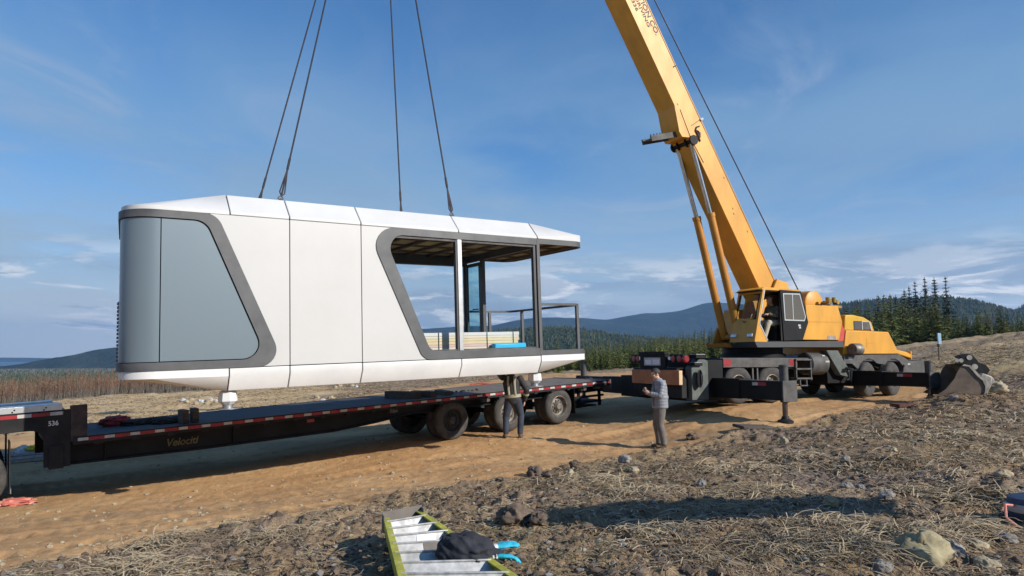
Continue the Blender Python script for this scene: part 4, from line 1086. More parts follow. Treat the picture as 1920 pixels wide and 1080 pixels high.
for k, (dx, dy, rz, lb) in enumerate(((0, 0, 0.1, 'pale narrow plank on the ground behind the man in the grey jacket'), (0.9, 0.5, -0.1, 'short pale plank in the shade under the crane tail'), (1.35, 0.4, 0.05, 'pale plank end right of the short one under the crane'))):
    o = MB().box(-0.4, 0.35, -0.05, 0.05, 0, 0.03).build('ground_plank', 'rag', None); o.location = (p.x + dx, p.y + dy, H(p.x + dx, p.y + dy) + 0.015); o.rotation_euler = (0, 0, rz); o.scale = (0.9 if k == 0 else 0.4, 1, 1); tag(o, lb, 'plank')
# ================================================================== CRANE
crn, CRN = framed('mobile_crane', (5.035, 19.92, -1.543 + ZC), 0.47)
tag(crn, 'yellow truck-mounted crane on black outriggers with its long boom raised over the cabin', 'crane')
IN = crn
# ---- carrier
mb = MB(); mb.box(-1.1, 8.6, -0.55, 0.55, 0.85, 1.30); mb.box(0.3, 3.2, -1.0, 1.0, 1.25, 1.50); mb.box(4.6, 5.6, -1.1, 1.1, 0.8, 1.6); mb.build('chassis', 'black', IN, bevel=0.01)
rl = MB().box(0.22, 3.12, -1.27, -1.19, 1.31, 1.565).build('side_rail', 'dustgrey', IN, bevel=0.006)
MB().box(0.23, 0.50, -1.275, -1.27, 1.34, 1.54).build('reflector', 'redtape', rl); MB().box(2.78, 3.02, -1.275, -1.27, 1.36, 1.54).build('reflector', 'redtape', rl)
MB().box(0.22, 3.12, 1.19, 1.27, 1.31, 1.565).build('side_rail', 'dustgrey', IN)
MB().box(0.2, 5.2, -1.19, 1.19, 1.545, 1.575).build('deck_plate', 'dustgrey', IN)
# outrigger boxes, beams, jacks
mb = MB(); mb.box(-0.34, 0.20, -1.27, 1.27, 0.42, 1.52); mb.build('outrigger_box', 'black', IN, bevel=0.01)
mb = MB(); mb.box(-0.92, -0.36, -1.0, 1.9, 0.42, 1.05); mb.build('outrigger_box', 'black', IN, bevel=0.01)
mb = MB(); mb.box(5.62, 6.22, -1.15, 1.15, 0.70, 1.25); mb.build('outrigger_box', 'black', IN, bevel=0.01)
def outrigger(u0, u1, y0, y1, v0, v1, sg, jx, jtop, ground, name='outrigger'):
    e = empty(name, (0, 0, 0), IN)
    ys = sorted((y0, y0 + (y1 - y0) * 0.42)); yl = sorted((y0 + (y1 - y0) * 0.38, y1))
    mb = MB(); mb.box(u0, u1, ys[0], ys[1], v0 - 0.02, v1 + 0.03); mb.build('sleeve', 'black', e, bevel=0.008)
    bm_ = MB().box(u0 + 0.03, u1 - 0.03, yl[0], yl[1], v0, v1).build('beam', 'black', e, bevel=0.008)
    MB().box(u0 + 0.028, u1 - 0.028, yl[0] + 0.01, yl[1] - 0.01, v1, v1 + 0.006).build('beam_top', 'dustgrey', bm_)
    yt = y1 - sg * 0.95
    MB().box(u0 + 0.022, u0 + 0.03, min(yt, yt + sg * .18), max(yt, yt + sg * .18), v1 - 0.12, v1 - 0.04).build('reflector', 'whitetape', bm_); MB().box(u0 + 0.022, u0 + 0.03, min(yt + sg * .18, yt + sg * .45), max(yt + sg * .18, yt + sg * .45), v1 - 0.12, v1 - 0.03).build('reflector', 'redtape', bm_)
    MB().box(u0 + 0.0, u1 + 0.02, min(y1, y1 + sg * 0.04), max(y1, y1 + sg * 0.04), v0 - 0.03, v1 + 0.02).build('end_plate', 'dustgrey', e, bevel=0.006)
    jy = y1 + sg * 0.13 if False else y1 - sg * 0.12
    j = MB(); j.tube([(jx, jy, v0 - 0.05), (jx, jy, jtop)], 0.105, 16); j.lathe([(0.115, jtop), (0.115, jtop + 0.03), (0.05, jtop + 0.05)], (jx, jy, 0), 'z', 16)
    j.build('jack_cylinder', 'dustgrey', e)
    MB().tube([(jx, jy, ground + 0.08), (jx, jy, v0)], 0.062, 14).build('jack_rod', 'rodbrown', e)
    f = MB(); f.lathe([(0.19, ground - 0.05), (0.19, ground + 0.05), (0.10, ground + 0.10), (0.08, ground + 0.16)], (jx, jy, 0), 'z', 18)
    f.build('jack_foot', 'black2', e)
    return e
outrigger(-0.20, 0.26, -1.25, -3.62, 0.54, 1.0, -1, 0.02, 1.36, 0.0)
outrigger(-0.86, -0.42, 1.85, 4.55, 0.50, 0.96, 1, -0.64, 1.42, 0.15)
outrigger(5.72, 6.16, -1.10, -3.52, 0.75, 1.15, -1, 5.94, 1.45, 0.36)
outrigger(5.72, 6.16, 1.10, 2.6, 0.75, 1.15, 1, 5.94, 1.45, 0.42)
# wheels
for u, v in ((0.82, 0.82), (2.12, 0.82)):
    wheel(IN, u, -1.25, v, 0.53, 0.30, -1, 2, 'rubberdust', 'rim', rimr=0.52); wheel(IN, u, 1.25, v, 0.53, 0.30, 1, 2, 'rubber', 'rim', rimr=0.52)
for u in (6.40, 7.62):
    wheel(IN, u, -1.22, 0.90, 0.55, 0.34, -1, 1, 'rubberdust', 'rimdark', rimr=0.46, steer=0.24); wheel(IN, u, 1.22, 0.90, 0.55, 0.34, 1, 1, 'rubber', 'rimdark', rimr=0.46, steer=0.24)
mb = MB()
for u in (0.82, 2.12): mb.tube([(u, -1, 0.82), (u, 1, 0.82)], 0.1, 10)
for u in (6.4, 7.62): mb.tube([(u, -1, 0.9), (u, 1, 0.9)], 0.1, 10)
for u in (1.38, 1.56): mb.beam((u, -1.2, 0.85), (u, -1.2, 1.31), 0.04, 0.05, (1, 0, 0))
mb.build('axle', 'dustgrey', IN)
# steps, tank, brace
mb = MB()
for u in (3.0, 3.62): mb.box(u, u + 0.04, -1.32, -1.24, 0.92, 1.54)
for v in (0.95, 1.23, 1.5): mb.box(3.0, 3.66, -1.34, -1.10, v, v + 0.045)
mb.box(3.15, 3.18, -1.32, -1.26, 0.75, 0.95); mb.box(3.42, 3.45, -1.32, -1.26, 0.75, 0.95); mb.box(3.15, 3.45, -1.34, -1.2, 0.75, 0.78)
mb.build('step', 'dustgrey', IN)
mb = MB(); mb.lathe([(0.30, 0), (0.335, 0.03), (0.335, 0.72), (0.30, 0.75)], (3.72, -1.0, 1.40), 'x', 24)
tk = mb.build('tank', 'dustgrey', IN, 40)
mb = MB(); mb.box(4.25, 4.42, -1.34, -1.338, 1.44, 1.49); mb.box(4.20, 4.32, -1.27, -1.268, 1.62, 1.66); mb.build('sticker', 'whitetape', tk)
mb = MB(); mb.prism([(4.36, 1.80), (4.88, 1.80), (5.36, 1.20), (5.36, 0.98), (4.95, 1.05)], 'xz', -1.30, -1.05); br = mb.build('brace', 'greengrey', IN, bevel=0.01)
mb = MB()
for k in range(4):
    mb.tube([(5.0 + 0.05 * k, -1.33, 1.15), (5.1 + 0.06 * k, -1.38, 1.28), (5.28 + 0.03 * k, -1.38, 1.18), (5.34, -1.34, 0.98 - 0.04 * k), (5.2 + .03 * k, -1.3, 0.9)], 0.02, 6)
mb.build('hose', 'black2', br)
# rear: tail lamps, number plate, bumper
tl = empty('tail', (0, 0, 0), IN)
mb = MB(); mb.prism([(-1.15, 0.5), (0.85, 0.5), (0.95, 0.75), (0.95, 1.28), (-0.95, 1.28), (-1.15, 1.0)], 'yz', -1.16, -0.94); mb.build('bumper', 'black2', tl, bevel=0.01)
mb = MB(); mb.box(-1.16, -1.06, -0.50, 0.62, 1.28, 1.74); mb.box(-1.2, -1.06, -0.52, 0.64, 1.66, 1.75); mb.build('plate_board', 'black', tl, bevel=0.01)
pt = MB().box(-1.168, -1.16, -0.30, 0.42, 1.36, 1.58).build('number_plate', 'plate', tl)
mb = MB(); mb.box(-1.172, -1.168, 0.10, 0.36, 1.39, 1.52); mb.box(-1.172, -1.168, -0.26, 0.04, 1.39, 1.53); mb.build('plate_characters', 'platemark', pt)
for y0, y1 in ((0.68, 1.10), (-1.16, -0.60)):
    MB().box(-1.10, -0.98, y0, y1, 1.43, 1.67).build('lamp_box', 'black', tl, bevel=0.015)
    for k, (m_, a) in enumerate((('red', 0.24), ('red', 0.70))):
        yc = y0 + (y1 - y0) * a
        mb = MB(); mb.lathe([(0.09, 0), (0.09, 0.018), (0.05, 0.026)], (-1.10, yc, 1.55), 'x', 16, 0, -1); mb.build('tail_lamp', m_ if not (k == 1 and y0 < 0) else 'red', tl)
    mb = MB(); mb.lathe([(0.05, 0), (0.05, 0.02)], (-1.10, y1 - 0.02 if y0 < 0 else y0 + 0.02, 1.56), 'x', 12, 0, -1); mb.build('reverse_lamp', 'lens', tl)
mb = MB(); mb.lathe([(0.10, 0), (0.10, 0.08), (0.07, 0.10)], (-1.04, -1.15, 1.54), 'y', 16, 0, -1); mb.build('side_lamp', 'red', tl)
mb = MB()     # grey fender blocks and rope behind the tail
mb.prism([(-0.92, 0.45), (-0.34, 0.45), (-0.34, 1.50), (-0.62, 1.56), (-0.92, 1.30)], 'xz', -1.28, -1.02); mb.build('rear_fender', 'greengrey', tl, bevel=0.01)
mb = MB(); mb.box(-0.80, -0.45, -1.34, -1.06, 1.56, 1.66); mb.box(-0.88, -0.60, -1.36, -1.1, 1.36, 1.44); mb.build('fender_step', 'black', tl, bevel=0.01)
mb = MB(); mb.box(-0.78, -0.47, -1.33, -1.08, 1.661, 1.672); mb.box(-0.86, -0.62, -1.35, -1.12, 1.441, 1.45); mb.build('step_tread', 'alu', tl)
mb = MB()
for k in range(7):
    o_ = 0.03 * k
    mb.tube([(-0.62 - 0.02 * k + 0.07 * math.sin(a) * (0.6 + 0.1 * k), -1.31 - 0.015 * k, 1.02 + (0.16 + .012 * k) * math.cos(a)) for a in [6.2832 * i / 14 for i in range(15)]], 0.016, 5)
mb.build('rope_coil', 'wire', tl)
# the board hung on the tail is a thing of its own
mb = MB(); mb.box(-0.06, 0.06, -1.02, 1.02, 0, 0.39, 0)
o = mb.build('outrigger_board', 'orangewood', None, bevel=0.006); o.matrix_world = CRN @ Matrix.Translation((-1.25, -0.20, 0.85)); tag(o, 'orange-brown wooden board hung across the tail of the crane below the number plate', 'board')
MB().box(-0.055, 0.055, -1.03, -1.021, 0.01, 0.38).build('board_end', 'palewood', o)
# ---- front driver's cab and hood
fc = empty('carrier_cab', (0, 0, 0), IN)
mb = MB(); mb.prism([(5.27, 1.68), (5.46, 2.44), (7.52, 2.42), (7.92, 1.84), (8.42, 1.77), (8.62, 1.70), (8.62, 1.56), (7.92, 1.70)], 'xz', -1.18, 1.18); mb.build('body', 'yellow', fc, bevel=0.03)
mb = MB(); mb.box(8.6, 8.66, -1.18, 1.18, 1.52, 1.80); mb.build('nose_bar', 'yellow', fc, bevel=0.015)
mb = MB(); mb.prism([(5.52, 2.43), (5.62, 2.93), (6.0, 2.94), (6.5, 2.88), (6.86, 2.74), (7.0, 2.43)], 'xz', -1.06, 0.1); cb_ = mb.build('cab_top', 'yellow2', fc, bevel=0.04)
mb = MB(); mb.prism([(5.98, 2.46), (5.98, 2.74), (6.72, 2.74), (6.86, 2.46)], 'xz', -1.068, -1.058); wn = mb.build('window', 'black', cb_, bevel=0.002)
mb = MB(); mb.prism([(6.36, 2.47), (6.36, 2.73), (6.40, 2.73), (6.40, 2.47)], 'xz', -1.078, -1.069); mb.prism([(6.80, 2.45), (6.70, 2.745), (6.75, 2.745), (6.87, 2.45)], 'xz', -1.078, -1.069); mb.box(6.36, 6.74, -1.078, -1.069, 2.72, 2.75); mb.build('window_frame', 'whitetape', wn)
mb = MB(); mb.prism([(6.42, 2.48), (6.42, 2.71), (6.69, 2.71), (6.78, 2.48)], 'xz', -1.072, -1.0685); mb.build('window_pane', 'dustgrey', wn)
mb = MB(); mb.box(6.0, 6.35, -1.071, -1.0685, 2.47, 2.72); mb.build('window_pane', 'darkgrey', wn)
mb = MB(); mb.box(6.40, 6.41, -1.184, -1.179, 1.9, 2.2); mb.box(6.41, 6.7, -1.184, -1.179, 2.04, 2.05); mb.build('panel_seam', 'orange', fc)
mb = MB(); mb.prism([(5.24, 1.66), (7.95, 1.69), (8.35, 1.52), (8.35, 1.34), (8.20, 1.30), (8.12, 1.38)] + [(7.62 + 0.62 * math.cos(a), 0.90 + 0.66 * math.sin(a)) for a in [rad(q) for q in (40, 60, 80, 100, 120, 135)]] + [(6.40 + 0.62 * math.cos(a), 0.90 + 0.66 * math.sin(a)) for a in [rad(q) for q in (50, 70, 90, 110, 130, 150)]] + [(5.6, 1.40), (5.24, 1.40)], 'xz', -1.22, -1.16)
mb.build('fender', 'dustgrey', fc)
mb = MB(); mb.prism([(8.10, 1.05), (8.22, 1.46), (9.48, 1.49), (9.48, 1.05)], 'xz', -1.2, 1.2); mb.build('front_bumper', 'dustgrey', fc, bevel=0.02)
mb = MB(); mb.box(8.35, 8.5, -1.206, -1.2, 1.35, 1.40); mb.box(5.44, 5.62, -1.226, -1.22, 1.53, 1.60); mb.build('sticker', 'whitetape', fc)
mb = MB(); mb.lathe([(0.17, 0), (0.185, 0.02), (0.185, 0.34), (0.15, 0.36)], (5.44, -1.36, 1.84), 'x', 20); mb.build('air_cleaner', 'rim', fc, 40)
mb = MB(); mb.prism([(5.04, 1.93), (5.30, 1.93), (5.44, 2.42), (5.27, 2.70)], 'xz', -1.15, -0.95); mb.build('red_guard', 'redpaint', IN, bevel=0.005)
mr = MB(); mr.tube([(8.6, -1.1, 1.55), (9.2, -1.15, 1.6), (9.9, -1.22, 1.98)], 0.02, 8); mr.tube([(9.9, -1.22, 1.98), (10.06, -1.22, 2.0), (10.06, -1.22, 1.5)], 0.022, 8); mr.ell((10.06, -1.22, 2.0), (0.06, 0.06, 0.06), 10, 8)
mr_ = mr.build('mirror_arm', 'dustgrey', IN)
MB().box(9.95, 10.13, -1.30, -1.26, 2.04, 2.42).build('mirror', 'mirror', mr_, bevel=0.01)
# ---- slewing upper works
mb = MB(); mb.lathe([(0.95, 1.575), (0.95, 1.70), (0.88, 1.72), (0.88, 1.88)], (2.65, 0, 0), 'z', 40); mb.build('slewing_ring', 'black', IN)
mb = MB(); mb.prism([(1.46, 2.02), (1.55, 1.87), (5.2, 1.90), (5.2, 2.10)], 'xz', -1.26, 0.45); mb.build('slew_base', 'darkgrey', IN, bevel=0.006)
mb = MB(); mb.prism([(1.25, 2.0), (1.3, 1.88), (2.4, 1.88), (2.4, 2.0)], 'xz', -0.3, 0.50); mb.build('slew_front', 'orange', IN, bevel=0.01)
# engine house
mb = MB(); mb.prism([(3.66, 3.16), (5.10, 3.18), (5.28, 2.68), (5.08, 2.12), (3.45, 2.11), (3.70, 2.62)], 'xz', -1.2, -0.50); hs = mb.build('engine_house', 'yellow', IN, bevel=0.015)
mb = MB(); mb.prism([(2.4, 2.1), (5.1, 2.12), (5.2, 2.68), (5.0, 3.1), (2.6, 3.1)], 'xz', 0.50, 1.1); mb.build('engine_house', 'yellow', IN, bevel=0.015)
MB().prism([(3.70, 2.66), (5.27, 2.685), (5.27, 2.675), (3.70, 2.65)], 'xz', -1.206, -1.2).build('panel_seam', 'orange', hs)
mb = MB()
for k in range(5):
    x_ = 4.56 + k * 0.078
    mb.prism([(x_, 2.15), (x_ + 0.02, 2.15), (x_ + 0.045, 2.26), (x_ + 0.03, 2.26)], 'xz', -1.212, -1.2); mb.box(x_ + 0.045, x_ + 0.06, -1.212, -1.2, 2.15, 2.26)
mb.box(4.54, 4.96, -1.211, -1.2, 2.14, 2.16); mb.build('lettering', 'whitetape', hs)
mb = MB(); mb.box(4.2, 5.0, -0.5, 0.5, 2.1, 2.6); mb.build('counterweight', 'yellow', IN, bevel=0.02)
mb = MB(); mb.lathe([(0.36, 0), (0.40, 0.03), (0.40, 0.5), (0.36, 0.53)], (4.78, -0.62, 3.30), 'y', 24); mb.build('winch', 'yellow', IN, 40)
M['brass'] = mat('greasy_brass', (0.42, 0.27, 0.07), 0.4, 0.6, 0.5, 9)
mb = MB()
for k in range(7): mb.lathe([(0.07, 0), (0.07, 0.16)], (5.0 + R.uniform(0, 0.5), -0.9 + R.uniform(-.2, .3), 3.22 + R.uniform(0, .12)), R.choice('xyz'), 10)
mb.box(5.0, 5.55, -1.0, -0.7, 3.14, 3.22); mb.build('winch_motor', 'brass', IN)
# ---- operator's cab: front pillars, panels, open doorway, slid-back door
oc = empty('operator_cab', (0, 0, 0), IN)
yR, yL = -1.25, -0.30
FB = [(1.44, 2.03), (1.85, 3.50), (1.95, 3.57)]
mb = MB()
def plate(pts3, th, m_='yellow'):
    return pts3
# lower front panel and pillars
def frontpt(v): return 1.44 + (1.86 - 1.44) * (v - 2.03) / (3.52 - 2.03)
fp_ = MB(); fp_.prism([(frontpt(2.03), 2.03), (frontpt(2.68), 2.68), (frontpt(2.68) + 0.04, 2.68), (frontpt(2.03) + 0.04, 2.03)], 'xz', yR, yL); fp_.build('front_panel', 'yellow', oc)
mb = MB()
for y in (yR, yL - 0.07): mb.prism([(frontpt(2.03) - 0.004, 2.03), (frontpt(3.54) - 0.004, 3.54), (frontpt(3.54) + 0.09, 3.54), (frontpt(2.03) + 0.09, 2.03)], 'xz', y - 0.002, y + 0.07)
mb.prism([(frontpt(3.44), 3.44), (frontpt(3.55), 3.55), (frontpt(3.55) + 0.06, 3.55), (frontpt(3.44) + 0.06, 3.44)], 'xz', yR + 0.068, yL - 0.07)
mb.prism([(1.44, 2.03), (1.85, 3.54), (1.93, 3.55), (1.66, 2.56), (1.95, 2.09), (1.95, 2.03)], 'xz', yR - 0.012, yR - 0.002)
mb.build('front_pillar', 'yellow', oc, bevel=0.006)
mb = MB(); mb.prism([(1.90, 3.55), (1.93, 3.55), (1.68, 2.56), (1.97, 2.08), (1.94, 2.07), (1.645, 2.55)], 'xz', yR - 0.02, yR - 0.012); mb.build('door_track', 'alu', oc)
mb = MB(); mb.prism([(1.80, 3.56), (1.9, 3.62), (3.36, 3.60), (3.42, 3.54), (1.80, 3.53)], 'xz', yR - 0.015, yL); mb.build('cab_roof', 'yellow', oc, bevel=0.01)
mb = MB(); mb.prism([(1.7, 3.528), (3.36, 3.528), (3.36, 3.50), (1.84, 3.50)], 'xz', yR + 0.01, yL - 0.01); mb.build('cab_lining', 'black', oc)
MB().prism([(frontpt(2.69) + 0.015, 2.69), (frontpt(3.44) + 0.015, 3.44), (frontpt(3.44) + 0.022, 3.44), (frontpt(2.69) + 0.022, 2.69)], 'xz', yR + 0.07, yL - 0.07).build('windscreen', 'cabglass', oc)
mb = MB()
for y in (yR + 0.10, yL - 0.10): mb.beam((frontpt(2.70) - 0.006, y, 2.70), (frontpt(3.42) - 0.006, y, 3.42), 0.035, 0.02, (1, 0, 0))
mb.box(frontpt(2.69) - 0.004, frontpt(2.69) + 0.02, yR + 0.09, yL - 0.09, 2.675, 2.71)
mb.build('windscreen_frame', 'black2', oc)
for y in (-1.08, -0.45):
    MB().obox((frontpt(2.22) - 0.035, y, 2.22), (0.03, 0, 0), (0, 0.10, 0), (0.008, 0, 0.045)).build('work_lamp', 'lens', oc, bevel=0.012)
mb = MB(); mb.tube([(frontpt(2.66) - 0.02, -0.80, 2.64), (frontpt(2.62) - 0.05, -0.78, 2.60), (frontpt(2.66) - 0.03, -0.7, 2.66)], 0.012, 6); mb.build('wiper', 'black', oc)
mb = MB(); mb.box(1.5, 3.35, yR, yL, 2.015, 2.06); mb.prism([(2.0, 2.06), (3.3, 2.06), (3.3, 2.75), (2.5, 2.7), (2.0, 2.6)], 'xz', yL - 0.05, yL - 0.01); mb.box(3.28, 3.33, yR + 0.02, yL, 2.06, 3.5); mb.build('cab_shell', 'black', oc)
mb = MB(); mb.prism([(2.50, 3.56), (2.58, 2.07), (3.36, 2.10), (3.63, 2.63), (3.49, 3.16), (3.38, 3.55)], 'xz', yR - 0.05, yR - 0.024)
door = mb.build('sliding_door', 'black', oc, bevel=0.004)
mb = MB(); q = [(2.60, 3.46), (3.31, 3.48), (3.52, 2.79), (3.46, 2.66), (2.63, 2.66)]
qi = [(2.635, 3.43), (3.285, 3.445), (3.485, 2.79), (3.44, 2.695), (2.66, 2.695)]
for i in range(5):
    a, b_, c, d = q[i], q[(i + 1) % 5], qi[(i + 1) % 5], qi[i]
    mb.prism([a, b_, c, d], 'xz', yR - 0.062, yR - 0.05)
mb.box(2.98, 3.005, yR - 0.06, yR - 0.05, 2.69, 3.44); dwf = mb.build('window_frame', 'alu', door)
M['doorpane'] = mat('dusty_window_reflecting', (0.10, 0.085, 0.06), 0.06, 0.0, spec=0.9)
MB().prism(qi, 'xz', yR - 0.055, yR - 0.0515).build('window_pane', 'doorpane', door)
mb = MB(); mb.box(3.19, 3.29, yR - 0.056, yR - 0.05, 2.50, 2.56); mb.box(3.22, 3.30, yR - 0.056, yR - 0.05, 2.44, 2.49); mb.build('sticker', 'plate', door)
mb = MB(); mb.box(2.50, 2.58, yR - 0.02, yR + 0.02, 2.07, 3.55); mb.build('door_post', 'black2', oc)
mb = MB(); mb.box(2.52, 3.02, -1.08, -0.58, 2.40, 2.52); mb.prism([(2.92, 2.50), (3.04, 2.50), (3.10, 3.08), (3.0, 3.10)], 'xz', -1.06, -0.60); mb.box(2.6, 2.9, -1.0, -0.66, 2.06, 2.4); mb.build('seat', 'black2', oc, bevel=0.03)
mb = MB(); mb.box(1.62, 1.95, -1.0, -0.42, 2.06, 2.72); mb.tube([(1.95, -0.8, 2.7), (2.05, -0.8, 2.85)], 0.015, 6); mb.tube([(1.98, -0.6, 2.7), (2.08, -0.6, 2.88)], 0.015, 6); mb.build('control_stand', 'brass', oc, bevel=0.01)
# ---- boom
bo = empty('boom', (0, 0, 0), IN)
th = math.atan2(1.665, -1.0)
bd = Vector((math.cos(th), 0, math.sin(th))); bn = Vector((bd.z, 0, -bd.x))
OFF0, OFF1 = 4.17, 4.86
def BP(s, off, y): return bd * s + bn * off + Vector((0, y, 0))
S0 = Vector((3.15, 0, 3.4)).dot(bd); S1 = Vector((-2.0, 0, 12.0)).dot(bd)
def bbox(mb, s0, s1, o0, o1, y0, y1, m_=0):
    v = [BP(s, o, y) for s in (s0, s1) for o in (o0, o1) for y in (y0, y1)]
    mb.add(v, [(0, 1, 3, 2), (4, 6, 7, 5), (0, 4, 5, 1), (2, 3, 7, 6), (0, 2, 6, 4), (1, 5, 7, 3)], m_)
mb = MB(); bbox(mb, S0 + 0.1, S0 + 15.5, OFF0, OFF1, -0.385, 0.385); b0 = mb.build('base_section', 'yellow', bo, bevel=0.012)
mb = MB(); bbox(mb, S0 + 15.5, S0 + 19.5, OFF0 + 0.06, OFF1 - 0.06, -0.32, 0.32); bbox(mb, S0 + 19.5, S0 + 22.3, OFF0 + 0.12, OFF1 - 0.12, -0.26, 0.26); mb.build('inner_section', 'yellow', bo, bevel=0.01)
mb = MB()
for y in (-0.14, 0.14): mb.lathe([(0.28, 0), (0.30, 0.02), (0.25, 0.05), (0.30, 0.08), (0.28, 0.1)], BP(S0 + 22.4, OFF1 - 0.3, y - 0.05), 'y', 24)
mb.build('tip_sheave', 'black2', bo)
mb = MB(); bbox(mb, S0 + 0.1, S0 + 15.4, OFF1, OFF1 + 0.02, -0.40, -0.36); bbox(mb, S0 + 0.1, S0 + 15.4, OFF1, OFF1 + 0.02, 0.36, 0.40); mb.build('boom_rib', 'yellow', bo)
# hoist-cylinder bracket under the boom, tapering upwards
sb = Vector((-0.28, 0, 8.14)).dot(bd)
def wedge(y0, y1):
    prof = [(sb - 0.25, OFF0 + 0.02), (sb - 0.12, OFF0 - 0.24), (sb + 0.05, OFF0 - 0.26), (sb + 0.85, OFF0 + 0.02)]
    v = [BP(s, o, y) for y in (y0, y1) for s, o in prof]
    return v, [(0, 1, 2, 3), (7, 6, 5, 4), (0, 4, 5, 1), (1, 5, 6, 2), (2, 6, 7, 3), (3, 7, 4, 0)]
mb = MB(); mb.add(*wedge(-0.383, 0.383)); mb.build('cylinder_bracket', 'yellow', bo, bevel=0.008)
mb = MB(); mb.tube([(0.16, -0.42, 7.98), (0.16, 0.42, 7.98)], 0.10, 14)
for y in (-0.42, -0.18, 0.18, 0.42): mb.tube([(0.16, y - 0.03, 7.98), (0.16, y + 0.03, 7.98)], 0.15, 14)
mb.build('bracket_pin', 'black2', bo)
for y in (-0.30, 0.30):
    top, mid, bot = Vector((0.16, y, 7.98)), Vector((0.84, y, 5.85)), Vector((1.84, y, 2.15))
    rd = MB().tube([top, mid - (mid - top).normalized() * -0.3], 0.065, 14).build('lift_rod', 'chrome', bo)
    mb = MB(); mb.tube([mid, bot], 0.115, 18); n_ = (mid - bot).normalized(); mb.tube([mid - n_ * 0.10, mid + n_ * 0.02], 0.132, 18); mb.build('lift_cylinder', 'orange', bo)
mb = MB(); mb.prism([(1.45, 2.0), (2.3, 2.0), (2.0, 2.5), (1.7, 2.5)], 'xz', -0.5, -0.42); mb.prism([(1.45, 2.0), (2.3, 2.0), (2.0, 2.5), (1.7, 2.5)], 'xz', 0.42, 0.5); mb.tube([(1.84, -0.5, 2.2), (1.84, 0.5, 2.2)], 0.09, 12); mb.build('cylinder_foot', 'orange', IN)
for y in (-0.50, 0.42):
    MB().prism([(2.5, 2.1), (4.3, 2.1), (3.75, 3.9), (3.3, 4.0), (2.95, 3.4)], 'xz', y, y + 0.08).build('boom_foot', 'yellow', IN, bevel=0.008)
# roller arm sticking out below the boom
a0, a1 = Vector((-0.20, 0, 8.18)), Vector((-1.24, 0, 7.88))
mb = MB()
mb.beam(a0 + Vector((0, -0.2, 0)), a1 + Vector((0, -0.2, 0)), 0.05, 0.16); mb.beam(a0 + Vector((0, 0.2, 0)), a1 + Vector((0, 0.2, 0)), 0.05, 0.16)
mb.beam((a0 + a1) / 2 + Vector((0.1, 0, 0)), a1, 0.36, 0.03)
for k in range(6): p = a0.lerp(a1, 0.38 + k * 0.11); mb.tube([p + Vector((0, -0.1, 0.06)), p + Vector((0, -0.1, 0.14))], 0.022, 6)
mb.build('roller_arm', 'dustgrey', bo)
# fittings and hoses on the boom side
mb = MB()
pts = [Vector((0.42, -0.40, 8.45)), Vector((0.30, -0.41, 8.40)), Vector((0.26, -0.41, 8.30)), Vector((0.36, -0.41, 8.14)), Vector((0.43, -0.41, 7.98))]
mb.tube(pts, 0.022, 6); mb.tube([Vector((0.26, -0.41, 8.30)), Vector((0.38, -0.41, 8.28)), Vector((0.40, -0.41, 8.12))], 0.018, 6)
mb.box(0.36, 0.44, -0.42, -0.385, 8.10, 8.26); mb.build('hose', 'rust', bo)
mb = MB(); p = BP(Vector((0.60, 0, 8.72)).dot(bd), OFF1 + 0.05, -0.38); mb.tube([p - bn * 0.06, p + bn * 0.05], 0.05, 10); mb.build('rope_guide', 'plate', bo)
mb = MB(); mb.tube([Vector((-0.30, -0.388, 8.85)), Vector((0.1, -0.39, 8.0)), Vector((0.55, -0.39, 7.35))], 0.01, 5); mb.tube([Vector((0.55, -0.389, 8.72)), Vector((0.12, -0.389, 8.42))], 0.008, 5); mb.build('cable', 'rust', bo)
mb = MB(); p = BP(Vector((-0.35, 0, 10.2)).dot(bd), OFF1 - 0.1, -0.39); mb.tube([p, p + bn * 0.12, p + bn * 0.13 + Vector((0, 0.1, 0))], 0.018, 6); mb.build('hose_clip', 'rust', bo)
mb = MB()
for s_, o_ in ((5.2, 4.5), (5.35, 4.55), (4.5, 4.7), (6.3, 4.75), (8.9, 4.3)): mb.obox(BP(s_ - 1.0, o_, -0.386), bd * 0.03, bn * 0.012, Vector((0, 0.002, 0)))
mb.build('paint_chip', 'rust', bo)
tx = -bd
text('TION CO.', 0.22, 'text_dark', 'lettering', bo, BP(11.15, 4.665, -0.389), tx, bn, 0, 1.22)
text('DRIVING', 0.155, 'text_dark', 'lettering', bo, BP(11.2, 4.52, -0.389), tx, bn, 0, 1.55)
text('336', 0.155, 'text_dark', 'lettering', bo, BP(11.15, 4.365, -0.389), tx, bn, 0, 1.5)
mb = MB(); mb.tube([Vector((4.6, -0.25, 3.58)), BP(S0 + 22.4, OFF1 + 0.1, -0.1)], 0.018, 7); mb.build('hoist_rope', 'wire', bo)
tipw = CRN @ BP(S0 + 22.4, OFF1 - 0.3, 0)
hb = empty('hook_block', HOOK)
mb = MB(); mb.lathe([(0.24, 0), (0.26, 0.03), (0.26, 0.23), (0.24, 0.26)], (0, -0.13, 0.35), 'y', 24); mb.build('block', 'yellow2', hb, 40)
mb = MB(); mb.tube([(0, 0, 0.15), (0, 0, 0.0), (0.10, 0, -0.10), (0.08, 0, -0.24), (-0.06, 0, -0.28), (-0.13, 0, -0.18)], [0.05, 0.05, 0.055, 0.06, 0.05, 0.02], 10); mb.build('hook', 'black2', hb)
mb = MB()
for y in (-0.1, 0.1): mb.tube([(0, y, 0.5), tipw - HOOK + Vector((0, y, 0))], 0.012, 6)
mb.build('fall_rope', 'wire', hb)
tag(hb, 'yellow hook block on the hoist ropes holding the four slings', 'hook block')
